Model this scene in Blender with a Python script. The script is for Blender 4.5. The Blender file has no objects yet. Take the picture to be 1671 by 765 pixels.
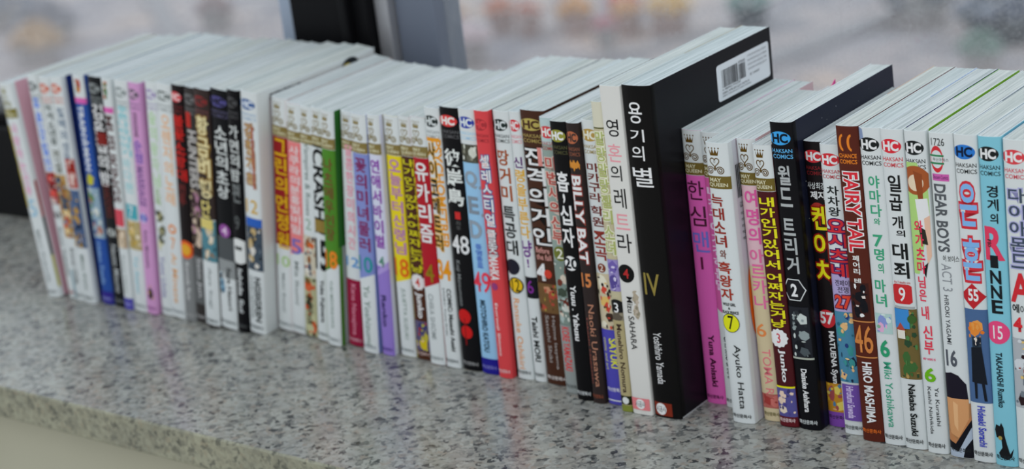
import bpy, bmesh, math, random
from mathutils import Matrix, Vector
from mathutils.geometry import tessellate_polygon

scene = bpy.context.scene
COL = scene.collection

# ---------------------------------------------------------------- camera
cam_data = bpy.data.cameras.new('camera')
cam = bpy.data.objects.new('camera', cam_data)
COL.objects.link(cam)
RX = Vector((0.80589237, 0.57973031, -0.12020922))
DN = Vector((0.08660956, -0.31628487, -0.9447024))
FW = Vector((-0.58569298, 0.75091721, -0.30510175))
m = Matrix((RX, -DN, -FW)).transposed().to_4x4()
m.translation = Vector((0.56403456, -0.97803126, 0.50069055))
cam.matrix_world = m
cam_data.sensor_width = 36.0
cam_data.lens = 36.0 * 3378.58 / 1671.0
cam_data.clip_start = 0.05
cam_data.clip_end = 500
cam_data.dof.use_dof = True
cam_data.dof.focus_distance = 1.15
cam_data.dof.aperture_fstop = 7.0
cam_data.dof.aperture_blades = 9
scene.camera = cam

# ---------------------------------------------------------------- world, lights, exposure
world = bpy.data.worlds.new('overcast_sky')
scene.world = world
world.use_nodes = True
wn, wl = world.node_tree.nodes, world.node_tree.links
wn.clear()
wo = wn.new('ShaderNodeOutputWorld')
bg = wn.new('ShaderNodeBackground')
tc = wn.new('ShaderNodeTexCoord')
sep = wn.new('ShaderNodeSeparateXYZ')
rampw = wn.new('ShaderNodeValToRGB')
rampw.color_ramp.elements[0].position = 0.0
rampw.color_ramp.elements[0].color = (0.60, 0.61, 0.63, 1)
rampw.color_ramp.elements[1].position = 1.0
rampw.color_ramp.elements[1].color = (0.76, 0.85, 0.94, 1)
wl.new(tc.outputs['Generated'], sep.inputs[0])
wl.new(sep.outputs['Z'], rampw.inputs[0])
wl.new(rampw.outputs[0], bg.inputs[0])
bg.inputs[1].default_value = 1.42
wl.new(bg.outputs[0], wo.inputs[0])

def area(name, loc, target, size, power, color):
    l = bpy.data.lights.new(name, 'AREA')
    l.shape = 'RECTANGLE'
    l.size, l.size_y = size
    l.energy = power
    l.color = color
    o = bpy.data.objects.new(name, l)
    COL.objects.link(o)
    o.location = loc
    o.rotation_euler = (Vector(target) - Vector(loc)).to_track_quat('-Z', 'Y').to_euler()
    return o
area('ceiling_light', (0.6, -2.0, 1.75), (0.0, 0.0, 0.1), (1.2, 0.6), 5.0, (1.0, 0.93, 0.80))

scene.view_settings.view_transform = 'Standard'
scene.view_settings.look = 'None'
scene.view_settings.gamma = 1.0
scene.view_settings.use_curve_mapping = False
scene.view_settings.exposure = -0.20

# ---------------------------------------------------------------- materials
def lin(c):
    return c / 12.92 if c <= 0.04045 else ((c + 0.055) / 1.055) ** 2.4
GAIN = 1.20
def rgb(h, gain=GAIN):
    return tuple(min(0.86, lin(int(h[i:i + 2], 16) / 255.0) * gain) for i in (0, 2, 4))
_mats = {}
def ink(h, rough=0.38):
    """laminated printed paper of one colour"""
    k = (h, rough)
    if k not in _mats:
        mt = bpy.data.materials.new('print_' + h)
        mt.use_nodes = True
        p = mt.node_tree.nodes['Principled BSDF']
        p.inputs['Base Color'].default_value = (*rgb(h), 1)
        p.inputs['Roughness'].default_value = rough
        p.inputs['Specular IOR Level'].default_value = 0.11
        _mats[k] = mt
    return _mats[k]

def newmat(name):
    mt = bpy.data.materials.new(name)
    mt.use_nodes = True
    nt = mt.node_tree
    return mt, nt.nodes, nt.links, nt.nodes['Principled BSDF']

def plain(name, col, rough=0.5, metallic=0.0, spec=0.5):
    mt, n, l, p = newmat(name)
    p.inputs['Base Color'].default_value = (*col, 1)
    p.inputs['Roughness'].default_value = rough
    p.inputs['Metallic'].default_value = metallic
    p.inputs['Specular IOR Level'].default_value = spec
    return mt

def ramp(n, stops, interp='LINEAR'):
    r = n.new('ShaderNodeValToRGB')
    r.color_ramp.interpolation = interp
    e = r.color_ramp.elements
    while len(e) < len(stops):
        e.new(0.5)
    for q, (pos, c) in zip(e, stops):
        q.position = pos
        q.color = (*c, 1)
    return r

def page_material():
    mt, n, l, p = newmat('page_edges')
    t = n.new('ShaderNodeTexCoord')
    oi = n.new('ShaderNodeObjectInfo')
    mp = n.new('ShaderNodeMapping')
    mp.inputs['Scale'].default_value = (1.0, 0.012, 1.0)
    l.new(t.outputs['Object'], mp.inputs['Vector'])
    sc = n.new('ShaderNodeMath'); sc.operation = 'MULTIPLY'; sc.inputs[1].default_value = 37.0
    l.new(oi.outputs['Random'], sc.inputs[0])
    fine = n.new('ShaderNodeTexNoise'); fine.noise_dimensions = '4D'
    fine.inputs['Scale'].default_value = 2600; fine.inputs['Detail'].default_value = 2
    l.new(mp.outputs[0], fine.inputs['Vector']); l.new(sc.outputs[0], fine.inputs['W'])
    broad = n.new('ShaderNodeTexNoise'); broad.noise_dimensions = '4D'
    broad.inputs['Scale'].default_value = 520; broad.inputs['Detail'].default_value = 2
    l.new(mp.outputs[0], broad.inputs['Vector']); l.new(sc.outputs[0], broad.inputs['W'])
    r1 = ramp(n, [(0.30, (0.48, 0.52, 0.525)), (0.47, (0.64, 0.675, 0.68)), (0.68, (0.77, 0.795, 0.795))])
    l.new(fine.outputs['Fac'], r1.inputs[0])
    r2 = ramp(n, [(0.35, (0.76, 0.79, 0.79)), (0.6, (1, 1, 1))])
    l.new(broad.outputs['Fac'], r2.inputs[0])
    mx = n.new('ShaderNodeMix'); mx.data_type = 'RGBA'; mx.blend_type = 'MULTIPLY'; mx.inputs[0].default_value = 1
    l.new(r1.outputs[0], mx.inputs[6]); l.new(r2.outputs[0], mx.inputs[7])
    # paper tone differs a little from book to book
    r3 = ramp(n, [(0.0, (1, 1, 1)), (0.55, (1.0, 0.995, 0.96)), (0.8, (0.99, 0.97, 0.90)), (1.0, (0.96, 1, 1))])
    l.new(oi.outputs['Random'], r3.inputs[0])
    mx2 = n.new('ShaderNodeMix'); mx2.data_type = 'RGBA'; mx2.blend_type = 'MULTIPLY'; mx2.inputs[0].default_value = 1
    l.new(mx.outputs[2], mx2.inputs[6]); l.new(r3.outputs[0], mx2.inputs[7])
    l.new(mx2.outputs[2], p.inputs['Base Color'])
    p.inputs['Roughness'].default_value = 0.8
    bp = n.new('ShaderNodeBump'); bp.inputs['Strength'].default_value = 0.35; bp.inputs['Distance'].default_value = 0.0003
    l.new(fine.outputs['Fac'], bp.inputs['Height']); l.new(bp.outputs[0], p.inputs['Normal'])
    return mt

def granite(name, tint, rough, polished):
    mt, n, l, p = newmat(name)
    t = n.new('ShaderNodeTexCoord')
    nz = n.new('ShaderNodeTexNoise'); nz.inputs['Scale'].default_value = 160; nz.inputs['Detail'].default_value = 3
    l.new(t.outputs['Object'], nz.inputs['Vector'])
    add = n.new('ShaderNodeMix'); add.data_type = 'RGBA'; add.blend_type = 'LINEAR_LIGHT'; add.inputs[0].default_value = 0.006
    l.new(t.outputs['Object'], add.inputs[6]); l.new(nz.outputs['Color'], add.inputs[7])
    v = n.new('ShaderNodeTexVoronoi'); v.inputs['Scale'].default_value = 270
    l.new(add.outputs[2], v.inputs['Vector'])
    sp = n.new('ShaderNodeSeparateColor'); l.new(v.outputs['Color'], sp.inputs[0])
    k = 1.0 if polished else 0.55
    def q(c):
        return tuple(0.36 + (x - 0.36) * k for x in c)
    r = ramp(n, [(0.0, q((0.08, 0.085, 0.09))), (0.06, q((0.19, 0.195, 0.195))), (0.15, q((0.30, 0.30, 0.29))),
                 (0.30, q((0.40, 0.395, 0.37))), (0.60, q((0.46, 0.465, 0.445))), (0.94, q((0.40, 0.36, 0.325)))], 'CONSTANT')
    l.new(sp.outputs[0], r.inputs[0])
    n2 = n.new('ShaderNodeTexNoise'); n2.inputs['Scale'].default_value = 260; n2.inputs['Detail'].default_value = 4
    l.new(t.outputs['Object'], n2.inputs['Vector'])
    r2 = ramp(n, [(0.31, (0.30, 0.31, 0.32) if polished else (0.6, 0.6, 0.6)), (0.41, (0.95, 0.96, 0.95)), (0.7, (1.10, 1.10, 1.08))])
    l.new(n2.outputs['Fac'], r2.inputs[0])
    n3 = n.new('ShaderNodeTexNoise'); n3.inputs['Scale'].default_value = 40; n3.inputs['Detail'].default_value = 2
    l.new(t.outputs['Object'], n3.inputs['Vector'])
    r3 = ramp(n, [(0.35, (0.86, 0.86, 0.87)), (0.65, (1.06, 1.05, 1.03))])
    l.new(n3.outputs['Fac'], r3.inputs[0])
    cur = r.outputs[0]
    for src in (r2.outputs[0], r3.outputs[0]):
        mx = n.new('ShaderNodeMix'); mx.data_type = 'RGBA'; mx.blend_type = 'MULTIPLY'; mx.inputs[0].default_value = 1
        l.new(cur, mx.inputs[6]); l.new(src, mx.inputs[7]); cur = mx.outputs[2]
    mx = n.new('ShaderNodeMix'); mx.data_type = 'RGBA'; mx.blend_type = 'MULTIPLY'; mx.inputs[0].default_value = 1
    l.new(cur, mx.inputs[6]); mx.inputs[7].default_value = (*tint, 1)
    l.new(mx.outputs[2], p.inputs['Base Color'])
    p.inputs['Roughness'].default_value = rough
    p.inputs['Specular IOR Level'].default_value = 0.5 if polished else 0.2
    if not polished:
        bp = n.new('ShaderNodeBump'); bp.inputs['Strength'].default_value = 0.5; bp.inputs['Distance'].default_value = 0.001
        l.new(n2.outputs['Fac'], bp.inputs['Height']); l.new(bp.outputs[0], p.inputs['Normal'])
    return mt

def glass_material():
    mt = bpy.data.materials.new('window_glass'); mt.use_nodes = True
    n, l = mt.node_tree.nodes, mt.node_tree.links
    n.clear()
    o = n.new('ShaderNodeOutputMaterial')
    tr = n.new('ShaderNodeBsdfTransparent'); tr.inputs[0].default_value = (0.95, 0.97, 0.97, 1)
    gl = n.new('ShaderNodeBsdfGlossy'); gl.inputs['Roughness'].default_value = 0.02
    df = n.new('ShaderNodeBsdfDiffuse'); df.inputs[0].default_value = (0.8, 0.8, 0.8, 1)
    fr = n.new('ShaderNodeLayerWeight'); fr.inputs[0].default_value = 0.3
    pw = n.new('ShaderNodeMath'); pw.operation = 'POWER'; pw.inputs[1].default_value = 5.0
    l.new(fr.outputs['Facing'], pw.inputs[0])
    ad = n.new('ShaderNodeMath'); ad.operation = 'ADD'; ad.inputs[1].default_value = 0.04
    l.new(pw.outputs[0], ad.inputs[0])
    m1 = n.new('ShaderNodeMixShader'); l.new(ad.outputs[0], m1.inputs[0]); l.new(tr.outputs[0], m1.inputs[1]); l.new(gl.outputs[0], m1.inputs[2])
    # dust specks, with a pale diffuse film mixed in as haze over the view
    t = n.new('ShaderNodeTexCoord'); nz = n.new('ShaderNodeTexNoise'); nz.inputs['Scale'].default_value = 420; nz.inputs['Detail'].default_value = 3
    l.new(t.outputs['Object'], nz.inputs['Vector'])
    r = ramp(n, [(0.45, (0.05, 0.05, 0.05)), (0.75, (0.16, 0.16, 0.16))]); l.new(nz.outputs['Fac'], r.inputs[0])
    m2 = n.new('ShaderNodeMixShader'); l.new(r.outputs[0], m2.inputs[0]); l.new(m1.outputs[0], m2.inputs[1]); l.new(df.outputs[0], m2.inputs[2])
    l.new(m2.outputs[0], o.inputs[0])
    return mt

def paving_material():
    mt, n, l, p = newmat('paving')
    t = n.new('ShaderNodeTexCoord')
    a = n.new('ShaderNodeTexNoise'); a.inputs['Scale'].default_value = 0.35; a.inputs['Detail'].default_value = 3
    b_ = n.new('ShaderNodeTexNoise'); b_.inputs['Scale'].default_value = 0.9; b_.inputs['Detail'].default_value = 2
    l.new(t.outputs['Object'], a.inputs['Vector']); l.new(t.outputs['Object'], b_.inputs['Vector'])
    r = ramp(n, [(0.36, (0.42, 0.385, 0.41)), (0.47, (0.52, 0.455, 0.455)), (0.58, (0.57, 0.485, 0.475)), (0.70, (0.66, 0.51, 0.44))])
    l.new(a.outputs['Fac'], r.inputs[0])
    r2 = ramp(n, [(0.35, (0.74, 0.76, 0.80)), (0.6, (1.05, 1.03, 1.02))]); l.new(b_.outputs['Fac'], r2.inputs[0])
    mx = n.new('ShaderNodeMix'); mx.data_type = 'RGBA'; mx.blend_type = 'MULTIPLY'; mx.inputs[0].default_value = 1
    l.new(r.outputs[0], mx.inputs[6]); l.new(r2.outputs[0], mx.inputs[7]); l.new(mx.outputs[2], p.inputs['Base Color'])
    p.inputs['Roughness'].default_value = 0.8
    return mt

def noisy(name, c0, c1, scale, rough=0.7):
    mt, n, l, p = newmat(name)
    t = n.new('ShaderNodeTexCoord'); a = n.new('ShaderNodeTexNoise'); a.inputs['Scale'].default_value = scale
    l.new(t.outputs['Object'], a.inputs['Vector'])
    r = ramp(n, [(0.35, c0), (0.65, c1)]); l.new(a.outputs['Fac'], r.inputs[0]); l.new(r.outputs[0], p.inputs['Base Color'])
    p.inputs['Roughness'].default_value = rough
    return mt

PAGES = page_material()

# ---------------------------------------------------------------- mesh helpers
def link_mesh(name, verts, faces, mats, midx=None, parent=None, smooth=False, merge=0.0):
    me = bpy.data.meshes.new(name)
    me.from_pydata(verts, [], faces)
    for mt in mats:
        me.materials.append(mt)
    if midx:
        me.polygons.foreach_set('material_index', midx)
    if merge or smooth:
        bm = bmesh.new(); bm.from_mesh(me)
        if merge:
            bmesh.ops.remove_doubles(bm, verts=bm.verts, dist=merge)
        for f in bm.faces:
            f.smooth = smooth
        bm.to_mesh(me); bm.free()
    me.update()
    o = bpy.data.objects.new(name, me)
    COL.objects.link(o)
    if parent is not None:
        o.parent = parent
    return o

def bm_box(bm, c, s, rotz=0.0, bevel=0.0):
    r = bmesh.ops.create_cube(bm, size=1.0)
    vs = r['verts']
    bmesh.ops.scale(bm, vec=s, verts=vs)
    if bevel:
        es = list({e for v in vs for e in v.link_edges})
        rb = bmesh.ops.bevel(bm, geom=es, offset=bevel, segments=2, affect='EDGES', profile=0.5)
        vs = list({v for f in rb['faces'] for v in f.verts} | {v for v in vs if v.is_valid})
    bmesh.ops.rotate(bm, cent=(0, 0, 0), matrix=Matrix.Rotation(rotz, 3, 'Z'), verts=vs)
    bmesh.ops.translate(bm, vec=c, verts=vs)

def bm_obj(name, bm, mat, parent=None, smooth=False):
    me = bpy.data.meshes.new(name)
    for f in bm.faces:
        f.smooth = smooth
    bm.to_mesh(me); bm.free()
    me.materials.append(mat)
    o = bpy.data.objects.new(name, me)
    COL.objects.link(o)
    if parent is not None:
        o.parent = parent
    return o

def box_obj(name, c, s, mat, parent=None, rotz=0.0, bevel=0.0):
    bm = bmesh.new(); bm_box(bm, c, s, rotz, bevel)
    return bm_obj(name, bm, mat, parent)

def empty(name, loc=(0, 0, 0)):
    o = bpy.data.objects.new(name, None)
    o.empty_display_size = 0.02
    COL.objects.link(o); o.location = loc
    return o

# ---------------------------------------------------------------- setting
SILL_ANG = -0.053
SILL_T = 0.0245
sill_rot = math.atan(SILL_ANG)
def sill_front(x):
    return -0.1455 + SILL_ANG * (x + 0.264)
gtop = granite('polished_granite', (0.84, 0.84, 0.81), 0.20, True)
gfront = granite('sawn_granite_edge', (0.80, 0.79, 0.62), 0.65, False)  # yellow-olive tint puts the warm room light into the edge colour
XL, XR = -2.6, 1.6
yfl, yfr = sill_front(XL), sill_front(XR)
bev = 0.0012
YB = 0.26
v = []
for x, yf in ((XL, yfl), (XR, yfr)):
    v += [(x, yf + bev, 0), (x, yf, -bev), (x, yf, -SILL_T + bev), (x, yf + bev, -SILL_T), (x, YB, -SILL_T), (x, YB, 0)]
f = [(0, 6, 11, 5), (1, 7, 6, 0), (2, 8, 7, 1), (3, 9, 8, 2), (4, 10, 9, 3), (5, 11, 10, 4), (0, 5, 4, 3, 2, 1), (6, 7, 8, 9, 10, 11)]
f = [tuple(reversed(q)) for q in f]
sill = link_mesh('trim_1', v, f, [gtop, gfront], [0, 1, 1, 1, 1, 1, 1, 1])
bm = bmesh.new(); bm.from_mesh(sill.data); bmesh.ops.recalc_face_normals(bm, faces=bm.faces); bm.to_mesh(sill.data); bm.free()
sill['kind'] = 'structure'
sill['label'] = 'speckled grey granite window sill slab'

cream = noisy('cream_wall_paint', (0.43, 0.42, 0.32), (0.48, 0.47, 0.36), 6.0, 0.6)
bm = bmesh.new()
L = math.hypot(XR - XL, yfr - yfl)
bm_box(bm, (0, 0, 0), (L, 0.2, 0.9), 0.0)
bmesh.ops.rotate(bm, cent=(0, 0, 0), matrix=Matrix.Rotation(sill_rot, 3, 'Z'), verts=bm.verts)
bmesh.ops.translate(bm, vec=((XL + XR) / 2, (yfl + yfr) / 2 + 0.030 + 0.1, -SILL_T - 0.45), verts=bm.verts)
w_ = bm_obj('wall_front', bm, cream); w_['kind'] = 'structure'
floor_m = noisy('beige_vinyl_floor', (0.46, 0.43, 0.36), (0.52, 0.49, 0.42), 3.0, 0.45)
fl = box_obj('floor', (-0.5, -2.0, -SILL_T - 0.95), (6.0, 4.6, 0.1), floor_m); fl['kind'] = 'structure'

# window: black rail, mullion, slate sashes, glass; runs along the back of the sill
def ry(x):
    return 0.168 - 0.03 * (x + 0.89)
ra = math.atan(-0.03)
black = plain('black_powder_coat', (0.006, 0.006, 0.007), 0.4, 0.0, 0.1)
alu = plain('brushed_aluminium_bead', (0.42, 0.42, 0.44), 0.4, 0.5)
slate = plain('slate_blue_sash', (0.155, 0.18, 0.235), 0.45)
pale = plain('pale_blue_sash', (0.38, 0.45, 0.56), 0.45)
win = empty('window_1', (0, ry(0), 0)); win['kind'] = 'structure'
def wbox(name, x0, x1, off, dep, z0, z1, mat, bevel=0.0015, par=None):
    xc = (x0 + x1) / 2
    return box_obj(name, (xc, ry(xc) - ry(0) + off + dep / 2, (z0 + z1) / 2), (x1 - x0, dep, z1 - z0), mat, par or win, ra, bevel)
rail = wbox('bottom_rail', -2.4, 1.5, 0.0, 0.085, 0.0005, 0.084, black)
wbox('rail_lip', -2.4, 1.5, 0.012, 0.05, 0.0842, 0.094, black, par=rail)
mull = wbox('mullion', -0.508, -0.430, 0.004, 0.075, 0.0945, 1.5, black)
wbox('mullion_ridge', -0.452, -0.4445, -0.0045, 0.008, 0.0945, 1.5, black, par=mull)
wbox('glazing_bead', -0.4295, -0.4165, 0.012, 0.04, 0.0945, 1.5, alu)
wbox('sash_stile', -0.416, -0.378, 0.020, 0.030, 0.0945, 1.5, slate)
wbox('sash_stile', -0.536, -0.5085, 0.020, 0.030, 0.0945, 1.5, pale)
glass = glass_material()
wbox('glass_pane', -2.4, -0.5365, 0.030, 0.006, 0.0945, 1.5, glass, 0.0)
wbox('glass_pane', -0.3775, 1.5, 0.030, 0.006, 0.0945, 1.5, glass, 0.0)

# outside, four storeys down
gr = link_mesh('ground', [(-160, 8, -12), (60, 8, -12), (60, 160, -12), (-160, 160, -12)], [(0, 1, 2, 3)], [paving_material()])
gr['kind'] = 'structure'

def tub(x, y, r, col, tubcol, label, h=0.55):
    x, y = 0.564 + (x - 0.564) * 0.955, -0.978 + (y + 0.978) * 0.955
    root = empty('flower_tub', (x, y, -12))
    root['label'] = label; root['category'] = 'planter'; root['group'] = 'flower tubs on the paving far below the window'
    bm = bmesh.new()
    prof = [(r * 0.78, 0.0), (r * 0.95, h * 0.8), (r * 1.05, h * 0.82), (r * 1.05, h), (r * 0.92, h), (r * 0.9, h * 0.85)]
    rings = [[bm.verts.new((q * math.cos(a * math.pi / 10), q * math.sin(a * math.pi / 10), z)) for a in range(20)] for q, z in prof]
    for A, B_ in zip(rings, rings[1:]):
        for i in range(20):
            bm.faces.new((A[i], A[(i + 1) % 20], B_[(i + 1) % 20], B_[i]))
    bm.faces.new(list(reversed(rings[0]))); bm.faces.new(rings[-1])
    bm_obj('pot', bm, plain('glazed_pot_' + label[:12], tubcol, 0.5), root)
    rnd = random.Random(int(abs(x * 131 + y * 17)))
    bm = bmesh.new()
    for k in range(60):
        a, q = rnd.uniform(0, 6.283), r * 1.15 * math.sqrt(rnd.random())
        z = h + 0.1 + (1 - (q / (r * 1.2)) ** 2) * r * 1.0 * rnd.uniform(0.5, 1.0)
        mtx = Matrix.Translation((q * math.cos(a), q * math.sin(a), z)) @ Matrix.Rotation(rnd.uniform(0, 3), 4, Vector((rnd.random(), rnd.random(), 1)).normalized()) @ Matrix.Diagonal((1, 1, 0.55, 1))
        bmesh.ops.create_icosphere(bm, subdivisions=1, radius=r * rnd.uniform(0.16, 0.28), matrix=mtx)
    o = bm_obj('blossoms', bm, noisy('blossom_' + label[:12], tuple(c * 0.85 for c in col), tuple(min(.9, c * 1.1) for c in col), 6.0), root, True)
    o['kind'] = 'stuff'

TERRA = (0.46, 0.34, 0.32); STONE = (0.45, 0.42, 0.42); DARK = (0.10, 0.11, 0.13)
for a in (
    (-37.3, 45.9, 0.42, (0.62, 0.40, 0.27), STONE, 'tan flower tub seen blurred outside, just right of the slate window sash'),
    (-34.9, 43.4, 0.62, (0.80, 0.66, 0.68), STONE, 'large pale pink flower tub outside, nearest of those right of the mullion'),
    (-36.3, 47.1, 0.40, (0.70, 0.28, 0.18), TERRA, 'rust red flower tub outside, second from the window mullion'),
    (-35.0, 46.7, 0.34, (0.62, 0.26, 0.20), TERRA, 'dull red flower tub outside, beside a white one'),
    (-34.7, 48.4, 0.46, (0.78, 0.68, 0.72), STONE, 'white flower tub outside between red and orange ones'),
    (-33.65, 47.2, 0.44, (0.85, 0.47, 0.22), TERRA, 'orange flower tub outside at the top middle of the view'),
    (-32.75, 48.3, 0.42, (0.74, 0.26, 0.28), TERRA, 'crimson flower tub outside between two orange ones'),
    (-31.95, 47.3, 0.38, (0.82, 0.48, 0.26), TERRA, 'small orange flower tub outside, right of the crimson one'),
    (-30.8, 47.7, 0.52, (0.90, 0.55, 0.20), TERRA, 'amber yellow flower tub outside, above the tall white book'),
    (-31.6, 45.6, 0.30, (0.62, 0.26, 0.30), STONE, 'small rose flower tub outside, below the amber one'),
    (-28.7, 48.6, 0.50, (0.22, 0.36, 0.34), DARK, 'teal green shrub tub outside, right of the amber flowers'),
    (-56.0, 45.2, 0.80, (0.30, 0.31, 0.36), STONE, 'dark grey shrub tub outside at the top left corner'),
    (-52.2, 43.4, 0.85, (0.32, 0.31, 0.35), STONE, 'dark shrub tub outside above the leftmost comics'),
    (-50.2, 41.2, 0.70, (0.62, 0.44, 0.30), STONE, 'sandy orange flower tub outside at the far left'),
    (-43.2, 33.9, 0.50, (0.80, 0.40, 0.44), STONE, 'pink flower tub just above the black window rail'),
    (-23.9, 49.4, 0.80, (0.24, 0.25, 0.28), STONE, 'dark shrub tub outside at the top right'),
    (-20.9, 48.2, 1.0, (0.24, 0.26, 0.32), DARK, 'blue-black shrub tub outside in the top right corner'),
    (-20.0, 44.6, 0.45, (0.30, 0.40, 0.35), STONE, 'grey-green shrub tub outside above the last comics'),
    (-47.0, 46.0, 0.5, (0.40, 0.30, 0.30), STONE, 'brown shrub tub outside above the middle of the left group')):
    tub(*a)
strip_m = noisy('dark_strip', (0.36, 0.335, 0.355), (0.41, 0.375, 0.385), 2.0)  # bands a little darker than the paving they cross
for (x0, y0, x1, y1, wd, lab) in ((-25.2, 41.6, -23.4, 50.5, 0.9, 'dark strip crossing the paving outside at the upper right'),
                              (-29.6, 42.0, -28.0, 45.0, 0.5, 'second dark strip outside, above the barcode sticker book'),
                              (-52.0, 48.0, -41.0, 39.0, 0.7, 'dark strip outside, left of the black window mullion')):
    ln = math.hypot(x1 - x0, y1 - y0)
    k = box_obj('paving_strip', ((x0 + x1) / 2, (y0 + y1) / 2, -11.94), (ln, wd, 0.12), strip_m, None, math.atan2(y1 - y0, x1 - x0), 0.02)
    k['label'] = lab; k['category'] = 'paving'

# ---------------------------------------------------------------- lettering
_glyph = {}
_wanted = None          # while a set, text_mesh only notes what will be needed
def text_mesh(s, off=0.0):
    k = (s, off)
    if _wanted is not None:
        _wanted.add(k)
        return ([], [], (0, 1, 0, 1))
    return _glyph[k]

def make_glyphs(keys):
    """all strings that share a pen offset are typeset at once, one per line, then taken apart"""
    by = {}
    for t_, off in keys:
        by.setdefault(off, []).append(t_)
    for off, strs in by.items():
        strs.sort()
        c = bpy.data.curves.new('t', 'FONT')
        c.body = '\n'.join(strs); c.resolution_u = 3; c.offset = off; c.space_line = 4.0
        o = bpy.data.objects.new('t', c)
        me = o.to_mesh()
        co = [(q.co.x, q.co.y) for q in me.vertices]
        row = [int(round((-y + 0.35) / 4.0)) for x, y in co]
        vs = [[] for _ in strs]; fs = [[] for _ in strs]; remap = {}
        for i, (x, y) in enumerate(co):
            r = row[i]
            remap[i] = len(vs[r]); vs[r].append((x, y + 4.0 * r))
        for p in me.polygons:
            ids = tuple(p.vertices)
            fs[row[ids[0]]].append(tuple(remap[q] for q in ids))
        o.to_mesh_clear()
        bpy.data.objects.remove(o); bpy.data.curves.remove(c)
        for t_, v_, f_ in zip(strs, vs, fs):
            xs = [q[0] for q in v_] or [0, 1]; ys = [q[1] for q in v_] or [0, 1]
            _glyph[(t_, off)] = (v_, f_, (min(xs), max(xs), min(ys), max(ys)))

TS = [-1, -0.985, -0.94, -0.85, -0.68, -0.4, 0, 0.4, 0.68, 0.85, 0.94, 0.985, 1]
ST = [(t + 1) / 2 for t in TS]
def bulge(s, b):
    t = abs(2 * s - 1)
    return -b * max(0.0, 1 - t ** 2.4) ** 0.62

def clip(poly, a, b):
    """convex polygon against the strip a <= s <= b"""
    for lim, keep_ge in ((a, True), (b, False)):
        out = []
        for i in range(len(poly)):
            p, q = poly[i], poly[(i + 1) % len(poly)]
            pin = (p[0] >= lim) if keep_ge else (p[0] <= lim)
            qin = (q[0] >= lim) if keep_ge else (q[0] <= lim)
            if pin:
                out.append(p)
            if pin != qin:
                r = (lim - p[0]) / (q[0] - p[0])
                out.append((lim, p[1] + r * (q[1] - p[1])))
        poly = out
        if len(poly) < 3:
            return []
    return poly

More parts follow.
